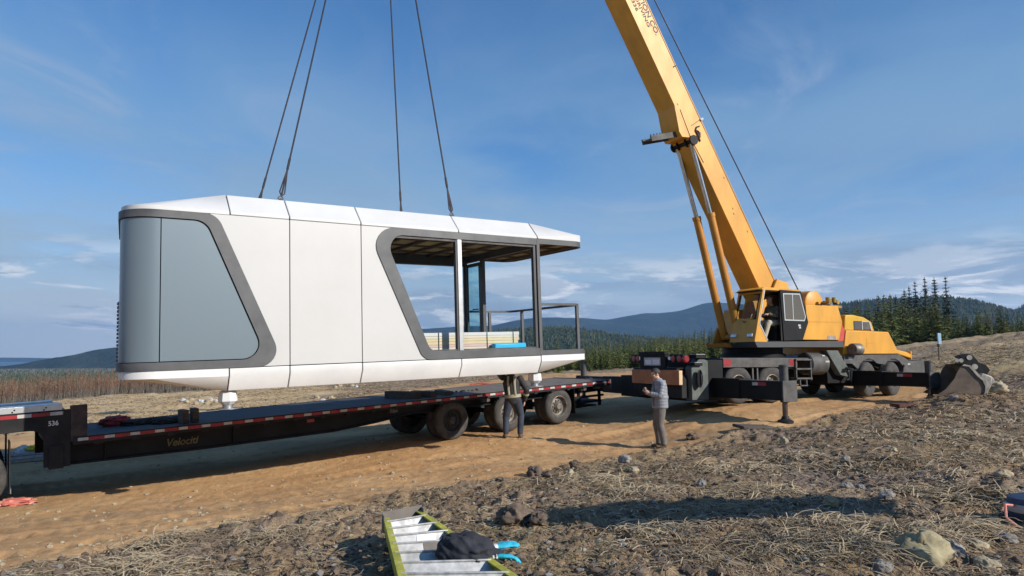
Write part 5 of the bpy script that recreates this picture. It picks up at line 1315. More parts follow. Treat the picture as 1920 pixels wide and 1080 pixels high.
# boards under and near the jacks
p = on_ground(1420, 805); o = MB().box(-0.42, 0.42, -0.25, 0.25, 0.0, 0.07).build('jack_board', 'timber', None, bevel=0.01); o.location = p + Vector((0, 0.2, 0.0)); o.rotation_euler = (0.03, 0.05, 0.2); tag(o, 'dark weathered board on the soil left of the front crane jack', 'board')
p = on_ground(1700, 764); o = MB().box(-0.28, 0.28, -0.2, 0.2, 0.0, 0.09).build('jack_board', 'redwood', None, bevel=0.01); o.location = p + Vector((0, 0.1, 0.0)); o.rotation_euler = (0.03, 0.0, 0.1); tag(o, 'short red-brown board lying on the dirt beside the far crane jack', 'board')

# ================================================================== EXCAVATOR BUCKET
bp_ = at_y(1778, 741, 18.6); bk = empty('excavator_bucket', (bp_.x, 18.6, bp_.z - 0.03))
tag(bk, 'rusty brown excavator bucket resting mouth down on the soil right of the crane', 'excavator bucket')
q_ = 18.6 / 1287
bk.rotation_euler = (0, 0, -0.22)
def bx(px, py): return ((px - 1778) * q_ * 0.97, (741 - py) * q_)
c4_ = lambda x, y: bx(1760 + x / 9.0, 640 + y / 9.0)
side = [c4_(0, 880), c4_(130, 790), c4_(270, 620), c4_(340, 480), c4_(400, 395), c4_(500, 420), c4_(560, 490), c4_(625, 580), c4_(700, 650), c4_(725, 740), c4_(715, 840), c4_(670, 915), c4_(200, 915)]
M['bucketrust'] = mat('rusty_bucket_steel', (0.19, 0.14, 0.10), 0.75, 0.1, 0, 3, 0.15, 20, col2=(0.11, 0.082, 0.065))
M['bucketlight'] = mat('worn_lit_bucket_steel', (0.46, 0.42, 0.36), 0.5, 0.3, 0.4, 6)  # pale tone: wear on bushings, plus sunlight painted into the right-hand shell
mb = MB(); mb.prism(side, 'xz', 0.0, 0.04); mb.build('side_plate', 'bucketrust', bk, bevel=0.005)
mb = MB(); mb.prism(side, 'xz', 1.1, 1.14); mb.build('side_plate', 'bucketrust', bk, bevel=0.005)
back = [c4_(400, 395), c4_(500, 415), c4_(560, 485), c4_(625, 575), c4_(700, 640), c4_(735, 740), c4_(720, 840), c4_(672, 915)]
bo_ = [Vector((a, 0, b)) for a, b in back]
mb = MB()
A = [(a, -0.03, b) for a, b in back]; B = [(a, 1.17, b) for a, b in back]; C = [(a + 0.05, -0.03, b + 0.035) for a, b in back]; E_ = [(a + 0.05, 1.17, b + 0.035) for a, b in back]
mb.strip(A, B); mb.strip(C, E_); mb.strip(A, C); mb.strip(B, E_); mb.build('back_plate', 'bucketlight', bk)
ear = [c4_(405, 380), c4_(480, 300), c4_(420, 240), c4_(500, 205), c4_(580, 195), c4_(650, 235), c4_(700, 310), c4_(740, 375), c4_(760, 470), c4_(770, 530), c4_(700, 600), c4_(620, 560), c4_(560, 470), c4_(490, 400)]
ear2 = [c4_(690, 330), c4_(740, 350), c4_(830, 380), c4_(890, 470), c4_(830, 560), c4_(770, 530)]
for y in (0.30, 0.74):
    sx = 0.04 if y < .5 else 0.10
    mb = MB(); mb.prism([(a + sx, b) for a, b in ear], 'xz', y, y + 0.09); mb.prism([(a + sx, b) for a, b in ear2], 'xz', y + 0.01, y + 0.08); e_ = mb.build('ear', 'black2', bk, bevel=0.008)
    for (px_, py_, r_) in ((575, 260, 0.07), (650, 415, 0.075), (445, 310, 0.055)):
        c = c4_(px_, py_); m2 = MB(); m2.lathe([(r_, 0), (r_, 0.012)], (c[0] + sx, y, c[1]), 'y', 16, 0, -1); m2.build('bushing', 'bucketlight', e_)
mb = MB(); mb.prism([c4_(690, 560), c4_(720, 520), c4_(820, 560), c4_(860, 580), c4_(845, 720), c4_(780, 850), c4_(700, 910), c4_(672, 915), c4_(720, 840), c4_(735, 740)], 'xz', 0.02, 1.12); mb.build('curved_shell', 'bucketlight', bk, bevel=0.02)
mb = MB(); mb.prism([c4_(850, 560), c4_(920, 600), c4_(955, 690), c4_(915, 750), c4_(850, 700)], 'xz', 0.2, 1.0); mb.build('rear_lug', 'bucketlight', bk, bevel=0.01)

# ================================================================== ADDED SHADOW CASTER out of view at right: throws the dark band on soil
sca = empty('shadow_caster', (0, 0, 0)); tag(sca, 'added plank slab on tube posts, unseen past the right edge, shading the soil', 'shadow_caster')
SA, SB = Vector((3.95, 4.62, 0)), Vector((6.9, 4.9, 0))
top = max(H(3.95, 4.62), H(6.9, 4.9)) + 2.0
mb = MB(); mb.beam((SA.x, SA.y, top), (SB.x, SB.y, top + 0.05), 0.5, 0.30); mb.build('caster_slab', 'wood', sca, bevel=0.01)
for p, q in ((SA, SB), (SB, SA)):
    d = (q - p).normalized(); sd = Vector((-d.y, d.x, 0))
    for k in (-1, 1):
        c = p + d * 0.15 + sd * 0.3 * k; MB().tube([(c.x, c.y, H(c.x, c.y) - 0.05), (c.x, c.y, top + 0.1)], 0.022, 8).build('post', 'steelgrey', sca)
# ================================================================== PEOPLE
M['skin'] = mat('skin', (0.52, 0.30, 0.21), 0.55, 0, 0.12, 8)
M['hair_dark'] = mat('dark_hair', (0.035, 0.028, 0.024), 0.7, 0, 0.3, 20)
M['hair_grey'] = mat('grey_hair', (0.33, 0.32, 0.31), 0.7, 0, 0.3, 20)
M['puffer'] = mat('grey_puffer_cloth', (0.24, 0.245, 0.275), 0.55, 0, 0.10, 6)
M['greyshirt'] = mat('dark_grey_shirt', (0.12, 0.125, 0.135), 0.8, 0, 0.15, 9)
M['trouser'] = mat('grey_brown_trousers', (0.155, 0.138, 0.122), 0.85, 0, 0.2, 7, 0.2, 12)
M['denim'] = mat('dark_denim', (0.035, 0.045, 0.07), 0.85, 0, 0.35, 5, 0.2, 12)
M['workjacket'] = mat('black_work_jacket', (0.028, 0.027, 0.03), 0.75, 0, 0.3, 6, 0.2, 12)
M['hivis'] = mat('reflective_band', (0.33, 0.32, 0.24), 0.45, 0, 0.15, 12)
M['boot'] = mat('brown_boot', (0.12, 0.075, 0.045), 0.7, 0, 0.3, 12)
M['camo'] = mat('camouflage_cloth', (0.17, 0.16, 0.11), 0.85, 0, 0, 7, col2=(0.045, 0.045, 0.03))
M['beige'] = mat('beige_trousers', (0.42, 0.38, 0.29), 0.85, 0, 0.15, 7)
M['phone'] = mat('white_phone', (0.78, 0.78, 0.78), 0.3)
M['mouth'] = mat('lips', (0.35, 0.14, 0.11), 0.6)
M['eye'] = mat('dark_eye', (0.02, 0.015, 0.012), 0.3)
def capsule(mb, pts, rs, n=12, flat=1.0, up=None):
    pts = [Vector(p) for p in pts]
    def sc(r, k): return (r[0] * k, r[1] * k) if isinstance(r, tuple) else r * k
    d0 = (pts[0] - pts[1]).normalized(); d1 = (pts[-1] - pts[-2]).normalized()
    e0 = (max(rs[0]) if isinstance(rs[0], tuple) else rs[0]); e1 = (max(rs[-1]) if isinstance(rs[-1], tuple) else rs[-1])
    P = [pts[0] + d0 * e0 * 0.55, pts[0] + d0 * e0 * 0.35] + pts + [pts[-1] + d1 * e1 * 0.35, pts[-1] + d1 * e1 * 0.55]
    Q = [sc(rs[0], 0.25), sc(rs[0], 0.75)] + list(rs) + [sc(rs[-1], 0.75), sc(rs[-1], 0.25)]
    mb.tube(P, Q, n, 0, True, flat, up)
def solid(mb, name, m, parent, vox=0.014, smooth=2):
    o = mb.build(name, m, parent, 180)
    r = o.modifiers.new('join', 'REMESH'); r.mode = 'VOXEL'; r.voxel_size = vox; r.use_smooth_shade = True
    s = o.modifiers.new('soften', 'SMOOTH'); s.iterations = smooth; s.factor = 0.5
    return o
def hand(mb, wrist, d, palm_n, s=1.0, curl=0.5):
    """palm, four fingers of different lengths and a thumb"""
    d = Vector(d).normalized(); n_ = Vector(palm_n); n_ = (n_ - d * n_.dot(d)).normalized(); sd = d.cross(n_)
    w = Vector(wrist)
    capsule(mb, [w, w + d * 0.05 * s, w + d * 0.09 * s], [(0.026 * s, 0.018 * s), (0.040 * s, 0.017 * s), (0.038 * s, 0.014 * s)], 10, 1.0, n_)
    for k, L in enumerate((0.068, 0.078, 0.072, 0.056)):
        b = w + d * 0.09 * s + sd * (0.029 - 0.019 * k) * s
        p1 = b + (d * math.cos(curl * 0.6) + n_ * math.sin(curl * 0.6)) * L * 0.5 * s
        p2 = p1 + (d * math.cos(curl * 1.6) + n_ * math.sin(curl * 1.6)) * L * 0.3 * s
        p3 = p2 + (d * math.cos(curl * 2.4) + n_ * math.sin(curl * 2.4)) * L * 0.25 * s
        capsule(mb, [b - d * 0.015 * s, p1, p2, p3], [0.0095 * s, 0.009 * s, 0.008 * s, 0.007 * s], 7)
    b = w + d * 0.03 * s + sd * 0.033 * s
    q = b + (d * 0.6 + sd * 0.6 + n_ * 0.3).normalized() * 0.042 * s
    capsule(mb, [b, q, q + (d * 0.9 + n_ * 0.4).normalized() * 0.032 * s], [0.013 * s, 0.011 * s, 0.008 * s], 7)
def head(mb, c, f, up, s=1.0):
    """skull, jaw, nose, brow, ears; f = facing direction"""
    c, f = Vector(c), Vector(f).normalized(); up = Vector(up); up = (up - f * up.dot(f)).normalized(); sd = f.cross(up)
    def put_(o): return c + f * o[0] * s + sd * o[1] * s + up * o[2] * s
    def blob(o, r):
        t = MB(); t.ell((0, 0, 0), (1, 1, 1), 14, 10)
        vs = [put_((o[0] + v[0] * r[0], o[1] + v[1] * r[1], o[2] + v[2] * r[2])) for v in t.v]; mb.add(vs, t.f)
    blob((-0.008, 0, 0.03), (0.098, 0.076, 0.092)); blob((0.022, 0, -0.045), (0.066, 0.058, 0.072)); blob((0.062, 0, -0.092), (0.024, 0.03, 0.022))
    blob((0.086, 0, 0.028), (0.016, 0.055, 0.016)); blob((0.10, 0, -0.022), (0.022, 0.016, 0.018)); blob((0.093, 0, 0.0), (0.016, 0.011, 0.03))
    for q in (-1, 1): blob((-0.012, q * 0.078, -0.012), (0.020, 0.010, 0.032)); blob((0.055, q * 0.042, -0.03), (0.03, 0.025, 0.025))
    return put_, sd
def face_bits(root, put_, s=1.0):
    mb = MB()
    for q in (-1, 1): p = put_((0.083, q * 0.031, 0.006)); mb.ell(p, (0.010, 0.010, 0.007), 8, 6)
    mb.build('eyes', 'eye', root)
    mb = MB(); p = put_((0.083, 0, -0.062)); mb.ell(p, (0.012, 0.022, 0.007), 8, 6); mb.build('mouth', 'mouth', root)
def hair(root, c, f, up, m, s=1.0, cap=False):
    c, f = Vector(c), Vector(f).normalized(); up = Vector(up); up = (up - f * up.dot(f)).normalized(); sd = f.cross(up)
    t = MB(); t.ell((0, 0, 0), (1, 1, 1), 24, 16)
    mb = MB(); vs = []
    for v in t.v:
        x, y, z = v
        k = 1.0 + 0.05 * mnoise.noise(Vector((x * 5, y * 5, z * 5)))
        low = -0.25 - 0.45 * max(0, -x) if x < 0.35 else 0.42
        zz = max(z, low)
        vs.append(c + f * (-0.012 + x * 0.106 * k) * s + sd * y * 0.086 * k * s + up * (0.032 + zz * 0.102 * k) * s)
    mb.add(vs, t.f); return mb.build('hair', m, root, 180)
# ---- man in the grey quilted jacket
mp = at_y(1241, 833, 15.6); gz = H(mp.x, 15.6)
man = empty('person', (mp.x, 15.6, gz)); tag(man, 'person in grey quilted jacket and grey-brown trousers holding up a phone on the dirt road', 'person')
S = 1.02
def J(x, y, z): return Vector((x * S, y * S, z * S))
hip, wst, chs, nk_ = J(-.02, 0, .92), J(-.03, 0, 1.07), J(-.015, 0, 1.30), J(-.05, 0, 1.47)
hd = J(-.11, -0.01, 1.605); hf = Vector((-0.95, -0.12, -0.22))
lsh, lel, lwr = J(.0, -.19, 1.40), J(-.06, -.25, 1.14), J(-.28, -.16, 1.18)
rsh, rel, rwr = J(-.03, .19, 1.40), J(-.10, .24, 1.15), J(-.30, .05, 1.20)
b = MB()
pt_, sd_ = head(b, hd, hf, (0, 0, 1), S)
capsule(b, [nk_, hd + Vector((0.02, 0, -0.06))], [0.062, 0.056])
capsule(b, [hip, wst, chs, nk_ + Vector((0.01, 0, -0.05))], [(0.15, 0.10), (0.15, 0.105), (0.18, 0.11), (0.09, 0.07)], 14, 1.0, (1, 0, 0))
for a in ((lsh, lel, lwr), (rsh, rel, rwr)):
    capsule(b, a, [0.055, 0.045, 0.032])
hand(b, lwr, (-0.75, 0.25, 0.62), (0.1, 0.9, -0.1), S, 0.6); hand(b, rwr, (-0.75, -0.35, 0.55), (0.1, -0.9, -0.1), S, 0.6)
LL = (J(-.02, -.09, .92), J(-.05, -.10, .50), J(.03, -.10, .09)); RL = (J(-.02, .09, .92), J(-.09, .10, .50), J(-.03, .11, .09))
for a in (LL, RL): capsule(b, a, [0.085, 0.058, 0.04])
solid(b, 'body', 'skin', man, 0.010, 2)
face_bits(man, pt_); hair(man, hd, hf, (0, 0, 1), 'hair_dark', S)
j = MB()
rings = []
for k in range(9):      # quilted torso: bulging tubes one above the other
    t = k / 8; z = 0.90 + 0.53 * t
    cx = -.02 + (.015 if t > .3 else 0) - .02 * t
    w_ = 0.225 + 0.02 * math.sin(t * 3.1) - (0.05 * max(0, t - .75) * 4); d_ = 0.165 - 0.03 * max(0, t - .8) * 4 + 0.015 * (t < .5)
    j.tube([J(cx, 0, z - 0.042), J(cx, 0, z - 0.025), J(cx, 0, z), J(cx, 0, z + 0.025), J(cx, 0, z + 0.042)], [(w_ * .93, d_ * .93), (w_ * .985, d_ * .985), (w_, d_), (w_ * .985, d_ * .985), (w_ * .93, d_ * .93)], 24, 0, True, 1.0, (1, 0, 0))
capsule(j, [nk_ + Vector((.02, 0, -.07)), nk_ + Vector((.012, 0, 0.01))], [0.105, 0.085])
for a in ((lsh, lel, lwr), (rsh, rel, rwr)):
    a = [Vector(q) for q in a]
    P = []; Q = []
    for (p, q, r0, r1) in ((a[0], a[1], .088, .075), (a[1], a[2] - (a[2] - a[1]) * .06, .075, .056)):
        for k in range(9):
            t = k / 8; P.append(p.lerp(q, t * .97)); Q.append((r0 + (r1 - r0) * t) * (1.0 if k % 2 else 0.90))
    capsule(j, P, Q)
solid(j, 'jacket', 'puffer', man, 0.011, 1)
t = MB()
t.tube([J(-.145, -.06, .90), J(-.17, -.055, 1.1), J(-.165, -.05, 1.28), J(-.12, -.03, 1.44)], [(0.075, .05), (0.08, .05), (0.08, .05), (0.05, .05)], 10, 0, True, 1.0, (1, 0, 0))
solid(t, 'shirt', 'greyshirt', man, 0.014)
t = MB()
capsule(t, [J(-.02, 0, .88), J(-.02, 0, .96)], [(0.19, 0.14), (0.18, 0.13)], 14, 1.0, (1, 0, 0))
for a in (LL, RL):
    a = [Vector(q) for q in a]; m1 = a[0].lerp(a[1], .5); m2 = a[1].lerp(a[2], .5)
    capsule(t, [a[0] + Vector((0, 0, -.03)), m1, a[1], m2 + Vector((.012, 0, 0)), a[2] + Vector((0, 0, .03)), a[2] + Vector((-.01, 0, 0))], [0.118, 0.108, 0.086, 0.082, 0.075, 0.078])
solid(t, 'trousers', 'trouser', man, 0.012, 2)
for a in (LL, RL):
    t = MB(); capsule(t, [a[2] + Vector((0.03, 0, -.045)), a[2] + Vector((-.08, 0, -.05)), a[2] + Vector((-.17, 0, -.06))], [(0.045, 0.045), (0.047, 0.04), (0.045, 0.03)], 10)
    solid(t, 'shoe', 'boot', man, 0.012)
pc = (lwr + rwr) / 2 + Vector((-0.065, 0, 0.09))
mb = MB(); mb.obox(pc, Vector((0.005, 0, 0.001)), Vector((0, 0.075, 0)), Vector((0, 0, 0.04))); o = mb.build('phone', 'phone', None, bevel=0.006); o.location = man.location; o.rotation_euler = (0, 0, 0)
tag(o, 'white phone held up in both hands by the person in the grey jacket', 'phone')

# ---- worker by the trailer wheel, seen from behind
wp = at_y(962, 810, 17.35); gz = H(wp.x, 17.35)
wk = empty('person', (wp.x, 17.35, gz)); tag(wk, 'person in black jacket with reflective bands and dark jeans, seen from behind at trailer wheels', 'person')
S = 1.04
hip, wst, chs, nk_ = J(0, 0, .93), J(-.02, -.01, 1.08), J(-.05, .02, 1.32), J(-.06, .06, 1.50)
hd = J(-.07, .10, 1.64); hf = Vector((-0.2, 1, 0.15))
b = MB(); pt_, _ = head(b, hd, hf, (0, 0, 1), S)
capsule(b, [nk_, hd + Vector((0, -.02, -.06))], [.062, .056])
capsule(b, [hip, wst, chs, nk_ + Vector((0, 0, -.05))], [(0.16, 0.11), (0.155, 0.11), (0.18, 0.12), (0.09, 0.07)], 14, 1.0, (0, 1, 0))
rsh, rel, rwr = J(.15, .03, 1.43), J(.33, -.02, 1.14), J(.28, .12, .86)
lsh, lel, lwr = J(-.24, .05, 1.43), J(-.36, .22, 1.55), J(-.30, .42, 1.72)
for a in ((lsh, lel, lwr), (rsh, rel, rwr)): capsule(b, a, [0.055, 0.045, 0.032])
hand(b, rwr, (-.1, .2, -1), (-.8, .4, 0), S, 0.5); hand(b, lwr, (0.1, .5, 1), (.3, .9, 0), S, 0.5)
LL = (J(-.09, 0, .93), J(-.17, .05, .50), J(-.17, -.02, .09)); RL = (J(.09, 0, .93), J(.19, .04, .52), J(.17, -.03, .09))
for a in (LL, RL): capsule(b, a, [.085, .058, .04])
solid(b, 'body', 'skin', wk, 0.012)
face_bits(wk, pt_); hair(wk, hd, hf, (0, 0, 1), 'hair_dark', S)
t = MB()
capsule(t, [J(0, 0, .90), wst, chs, J(-.06, .05, 1.47)], [(0.205, 0.15), (0.20, 0.15), (0.215, 0.155), (0.12, 0.10)], 16, 1.0, (0, 1, 0))
for a in ((lsh, lel, lwr), (rsh, rel, rwr)): capsule(t, [a[0], a[1], Vector(a[1]).lerp(Vector(a[2]), .9)], [.092, .08, .06])
solid(t, 'jacket', 'workjacket', wk, 0.013)
def bands(name, specs, m_):
    t = MB()
    for c0, c1, r in specs: t.tube([c0, c1], [r, r], 20, 0, False, 1.0, (0, 1, 0))
    t.build(name, m_, wk, 180)
bands('reflective_band', [(J(-.004, 0, .955), J(-.012, 0, 1.03), (0.212, 0.16))], 'hivis')
t = MB()
for x in (-.10, .055):
    t.tube([J(x + .005, -.148, 1.02), J(x - .01, -.152, 1.15), J(x - .025, -.142, 1.32), J(x - .02, -.09, 1.47)], [(0.028, .012)] * 4, 6, 0, True, 1.0, (0, 1, 0))
t.build('brace_band', 'hivis', wk, 60)
bands('sleeve_band', [(Vector(rel).lerp(Vector(rwr), .25), Vector(rel).lerp(Vector(rwr), .42), (0.082, 0.082))], 'hivis')
t = MB(); capsule(t, [J(0, 0, .87), J(0, 0, .96)], [(0.185, 0.14), (0.18, 0.13)], 14, 1.0, (0, 1, 0))
for a in (LL, RL):
    a = [Vector(q) for q in a]
    capsule(t, [a[0] + Vector((0, 0, -.03)), a[0].lerp(a[1], .5), a[1], a[1].lerp(a[2], .5), a[2] + Vector((0, 0, .02))], [.118, .108, .085, .08, .072])
solid(t, 'jeans', 'denim', wk, 0.012)
for a, dx in ((LL, -.05), (RL, .05)):
    t = MB(); a2 = Vector(a[2]); capsule(t, [a2 + Vector((0, -.04, -.045)), a2 + Vector((dx * .6, .07, -.05)), a2 + Vector((dx, .15, -.06))], [.05, .05, .04]); capsule(t, [a2 + Vector((0, 0, .06)), a2 + Vector((0, -.01, -.03))], [.06, .052])
    solid(t, 'boot', 'boot', wk, 0.012)

# ---- crane operator, seated
op = empty('person', (0, 0, 0)); op.matrix_world = CRN
tag(op, 'person in camouflage jacket and beige trousers seated in the open crane cab', 'person')
S = 1.0; y0 = -0.86
def K(u, y, v): return Vector((u, y, v))
hip, chs, nk_ = K(2.74, y0, 2.62), K(2.72, y0, 2.95), K(2.62, y0, 3.14); hd = K(2.52, y0, 3.275); hf = Vector((-1, -0.15, -0.15))
b = MB(); pt_, _ = head(b, hd, hf, (0, 0, 1), 0.98)
capsule(b, [nk_, hd + Vector((.02, 0, -.06))], [.06, .055])
capsule(b, [hip, chs, nk_ + Vector((.02, 0, -.05))], [(0.12, 0.16), (0.12, 0.19), (0.075, 0.09)], 14, 1.0, (0, 1, 0))
A1 = (K(2.66, y0 - .19, 3.06), K(2.56, y0 - .24, 2.80), K(2.30, y0 - .14, 2.86)); A2 = (K(2.66, y0 + .19, 3.06), K(2.56, y0 + .22, 2.80), K(2.28, y0 + .1, 2.84))
for a in (A1, A2): capsule(b, a, [.052, .043, .032])
hand(b, A1[2], (-1, .2, -.1), (.0, .4, -.9), 1, .7); hand(b, A2[2], (-1, -.2, -.1), (0, -.4, -.9), 1, .7)
L1 = (K(2.70, y0 - .10, 2.60), K(2.29, y0 - .14, 2.60), K(2.14, y0 - .13, 2.17)); L2 = (K(2.70, y0 + .10, 2.60), K(2.29, y0 + .12, 2.60), K(2.14, y0 + .12, 2.17))
for a in (L1, L2): capsule(b, a, [.08, .056, .04])
solid(b, 'body', 'skin', op, 0.012); face_bits(op, pt_); hair(op, hd, hf, (0, 0, 1), 'hair_grey', 0.98)
t = MB(); capsule(t, [K(2.74, y0, 2.60), chs, K(2.64, y0, 3.10)], [(0.16, 0.19), (0.165, 0.21), (0.11, 0.12)], 14, 1.0, (0, 1, 0))
for a in (A1, A2): capsule(t, [a[0], a[1], Vector(a[1]).lerp(Vector(a[2]), .88)], [.085, .075, .055])
solid(t, 'jacket', 'camo', op, 0.013)
t = MB()
for a in (L1, L2): capsule(t, [a[0], a[1], a[1] + Vector((-.02, 0, -.06)), Vector(a[2]) + Vector((0, 0, .03))], [.105, .085, .082, .072])
solid(t, 'trousers', 'beige', op, 0.013)
for a in (L1, L2):
    t = MB(); a2 = Vector(a[2]); capsule(t, [a2 + Vector((.02, 0, -.05)), a2 + Vector((-.15, 0, -.06))], [.047, .04]); solid(t, 'boot', 'boot', op, 0.013)

# ================================================================== FOREGROUND
# ---- stepladder on its back, feet out of frame towards the photographer
M['fibre'] = mat('yellow_green_fibreglass', (0.44, 0.42, 0.045), 0.55, 0, 0.35, 9)
M['capgrey'] = mat('grey_brown_ladder_cap', (0.16, 0.14, 0.12), 0.7, 0, 0.2, 6)
M['treadalu'] = mat('scuffed_tread_aluminium', (0.50, 0.50, 0.49), 0.45, 0.35, 0.35, 12)
M['label'] = mat('white_label', (0.72, 0.72, 0.70), 0.5)
def lift(px, py, Y): return at_y(px, py, Y)
TL, TR = at_y(721, 980, 6.10), at_y(789, 966, 6.34)
BL0, BR0 = at_y(746, 1080, 4.50), at_y(945, 1076, 4.62)
for v in (TL, TR, BL0, BR0): pass
dL, dR = (BL0 - TL), (BR0 - TR)
BL, BR = TL + dL * 1.35, TR + dR * 1.35
nrm = (dR.cross(TR - TL)); nrm = nrm.normalized(); nrm = nrm if nrm.z > 0 else -nrm
lad = empty('stepladder', (TL + BR) / 2); lo = lad.location.copy()
tag(lad, 'yellow-green stepladder with aluminium treads lying on the soil in the foreground', 'stepladder')
def LP(p): return Vector(p) - lo
for a, b_, sg in ((TL, BL, 1), (TR, BR, -1)):
    d = (b_ - a).normalized(); sd = d.cross(nrm).normalized() * sg
    mb = MB(); mb.beam(LP(a), LP(b_), 0.022, 0.085, nrm); mb.beam(LP(a) + sd * 0.02 * -1 + nrm * 0.036, LP(b_) - sd * 0.02 + nrm * 0.036, 0.045, 0.012, nrm); mb.beam(LP(a) - sd * 0.02 - nrm * 0.036, LP(b_) - sd * 0.02 - nrm * 0.036, 0.045, 0.012, nrm)
    mb.build('rail', 'fibre', lad, bevel=0.003)
for a, b_ in ((TL.lerp(TR, .12), BL.lerp(BR, .10)), (TL.lerp(TR, .88), BL.lerp(BR, .90))):
    mb = MB(); mb.beam(LP(a - nrm * 0.10), LP(b_ - nrm * 0.12), 0.02, 0.06, nrm); mb.build('rear_rail', 'fibre', lad)
for k in range(9):
    t = 0.075 + k * 0.118
    a, b_ = TL.lerp(BL, t), TR.lerp(BR, t)
    ax = (b_ - a); L = ax.length; ax.normalize(); d = (dL + dR).normalized()
    mb = MB()
    c = LP((a + b_) / 2)
    n2 = (nrm * 0.92 + d * 0.38).normalized(); d2 = ax.cross(n2).normalized()
    mb.obox(c + nrm * 0.035, ax * (L / 2 - 0.01), d2 * 0.006, n2 * 0.012); 
    mb.obox(c - nrm * 0.0 + d * 0.02, ax * (L / 2 - 0.012), (n2 * 0.70 - d * 0.72).normalized() * 0.05, (d * 0.70 + n2 * 0.72).normalized() * 0.004)
    st = mb.build('tread', 'treadalu', lad, bevel=0.002)
    if k in (2, 3): 
        m2 = MB(); m2.obox(c + d * 0.02 + ax * L * 0.10, ax * L * 0.16, (n2 * 0.70 - d * 0.72).normalized() * 0.032, (d * 0.70 + n2 * 0.72).normalized() * 0.008); m2.build('label', 'label' if k == 2 else 'capgrey', st)
    a2, b2 = a - nrm * 0.11, b_ - nrm * 0.11
    mb = MB(); mb.beam(LP(a2.lerp(b2, .1)), LP(a2.lerp(b2, .9)), 0.03, 0.02, nrm); mb.build('rear_brace', 'alu', lad)
mb = MB(); d = (dL + dR).normalized(); ax = (TR - TL).normalized(); L = (TR - TL).length
mb.obox(LP((TL + TR) / 2) - d * 0.03 + nrm * 0.0, ax * (L / 2 + 0.02), nrm * 0.085, d * 0.010)
mb.obox(LP((TL + TR) / 2) + d * 0.04 - nrm * 0.07, ax * (L / 2), d * 0.08, nrm * 0.010)
for s_ in (-1, 1): mb.obox(LP((TL + TR) / 2) + ax * s_ * (L / 2 + 0.015) + d * 0.03, ax * 0.008, nrm * 0.07, d * 0.06)
mb.beam(LP(TL) + d * 0.02, LP(TR) + d * 0.12 - nrm * 0.05, 0.01, 0.02, nrm)
mb.build('top_cap', 'capgrey', lad, bevel=0.004)
# ---- dark jacket dropped on it
M['navycloth'] = mat('charcoal_fleece', (0.022, 0.024, 0.032), 0.85, 0, 0.3, 6, 0.3, 30)
jc = at_y(871, 1030, 4.92)
mb = MB()
def jw(d):
    f = 1 + 0.30 * mnoise.noise(Vector((d.x * 1.7 + 3, d.y * 1.7, d.z * 2))) 
    ridge_ = abs(mnoise.noise(Vector((d.x * 3.2 + d.z * 2, d.y * 2.2 + 5, d.z * 2))))
    return f + 0.32 * ridge_ + 0.06 * mnoise.noise(d * 11)
mb.ell((0, 0, 0), (0.195, 0.13, 0.10), 56, 36, 0, jw)
mb.ell((0.17, 0.05, -0.03), (0.11, 0.06, 0.05), 24, 14, 0, jw)
mb.ell((-0.10, 0.0, -0.02), (0.11, 0.12, 0.075), 24, 14, 0, jw)
o = solid(mb, 'dark_jacket', 'navycloth', None, 0.008, 2); o.location = jc + Vector((0.0, 0, 0.0)); o.rotation_euler = (0, 0.08, -0.25); tag(o, 'crumpled charcoal jacket dropped over the stepladder treads', 'jacket')
M['glove'] = mat('cyan_work_glove', (0.03, 0.42, 0.58), 0.7, 0, 0.25, 9, 0.2, 40)
M['gloverubber'] = mat('pale_glove_fabric', (0.60, 0.60, 0.58), 0.7, 0, 0.15, 9)
gc = at_y(938, 1033, 4.95)
for k, (off, d, n_, lb) in enumerate(((Vector((-0.03, 0.03, 0.02)), (0.9, .25, .12), (0, 0.2, -1), 'cyan work glove with pale cuff, upper one beside the dark jacket'), (Vector((-0.02, -0.06, -0.02)), (1, -.1, .02), (0, -.2, -1), 'cyan work glove with pale fingertips, lower one beside the dark jacket'))):
    b = MB(); hand(b, (0, 0, 0), d, n_, 1.05, 0.25 + 0.2 * k)
    o = solid(b, 'work_glove', 'glove', None, 0.006, 1); o.location = gc + off; tag(o, lb, 'glove', 'work gloves beside the jacket')
    c = MB(); dd = Vector(d).normalized(); capsule(c, [dd * -0.07, dd * 0.0], [(0.045, 0.022), (0.034, 0.022)]); c.build('cuff', 'gloverubber', o, 60)
# ---- dark blue bag at the right edge
M['bluebag'] = mat('dark_blue_bag', (0.03, 0.055, 0.11), 0.6, 0, 0.2, 6, 0.2, 12)
p = on_ground(1921, 985)
bg = empty('blue_bag', p + Vector((0.16, 0.1, 0))); tag(bg, 'dark blue round bag with a pale rim at the right edge of the soil', 'bag')
mb = MB(); mb.lathe([(0.13, 0), (0.18, 0.04), (0.20, 0.14), (0.19, 0.22), (0.10, 0.25)], (0, 0, 0), 'z', 24); mb.build('body', 'bluebag', bg, 60)
mb = MB(); mb.lathe([(0.203, 0.10), (0.212, 0.12), (0.212, 0.15), (0.20, 0.17)], (0, 0, 0), 'z', 24); mb.f = mb.f[:-2]; mb.m = mb.m[:-2]; mb.build('rim', 'b_grey', bg, 60)
mb = MB(); mb.tube([(-0.2, -0.05, 0.16), (-0.32, -0.1, 0.18), (-0.36, -0.16, 0.08), (-.3, -.2, .02)], 0.012, 6); mb.build('cord', 'redcloth', bg)
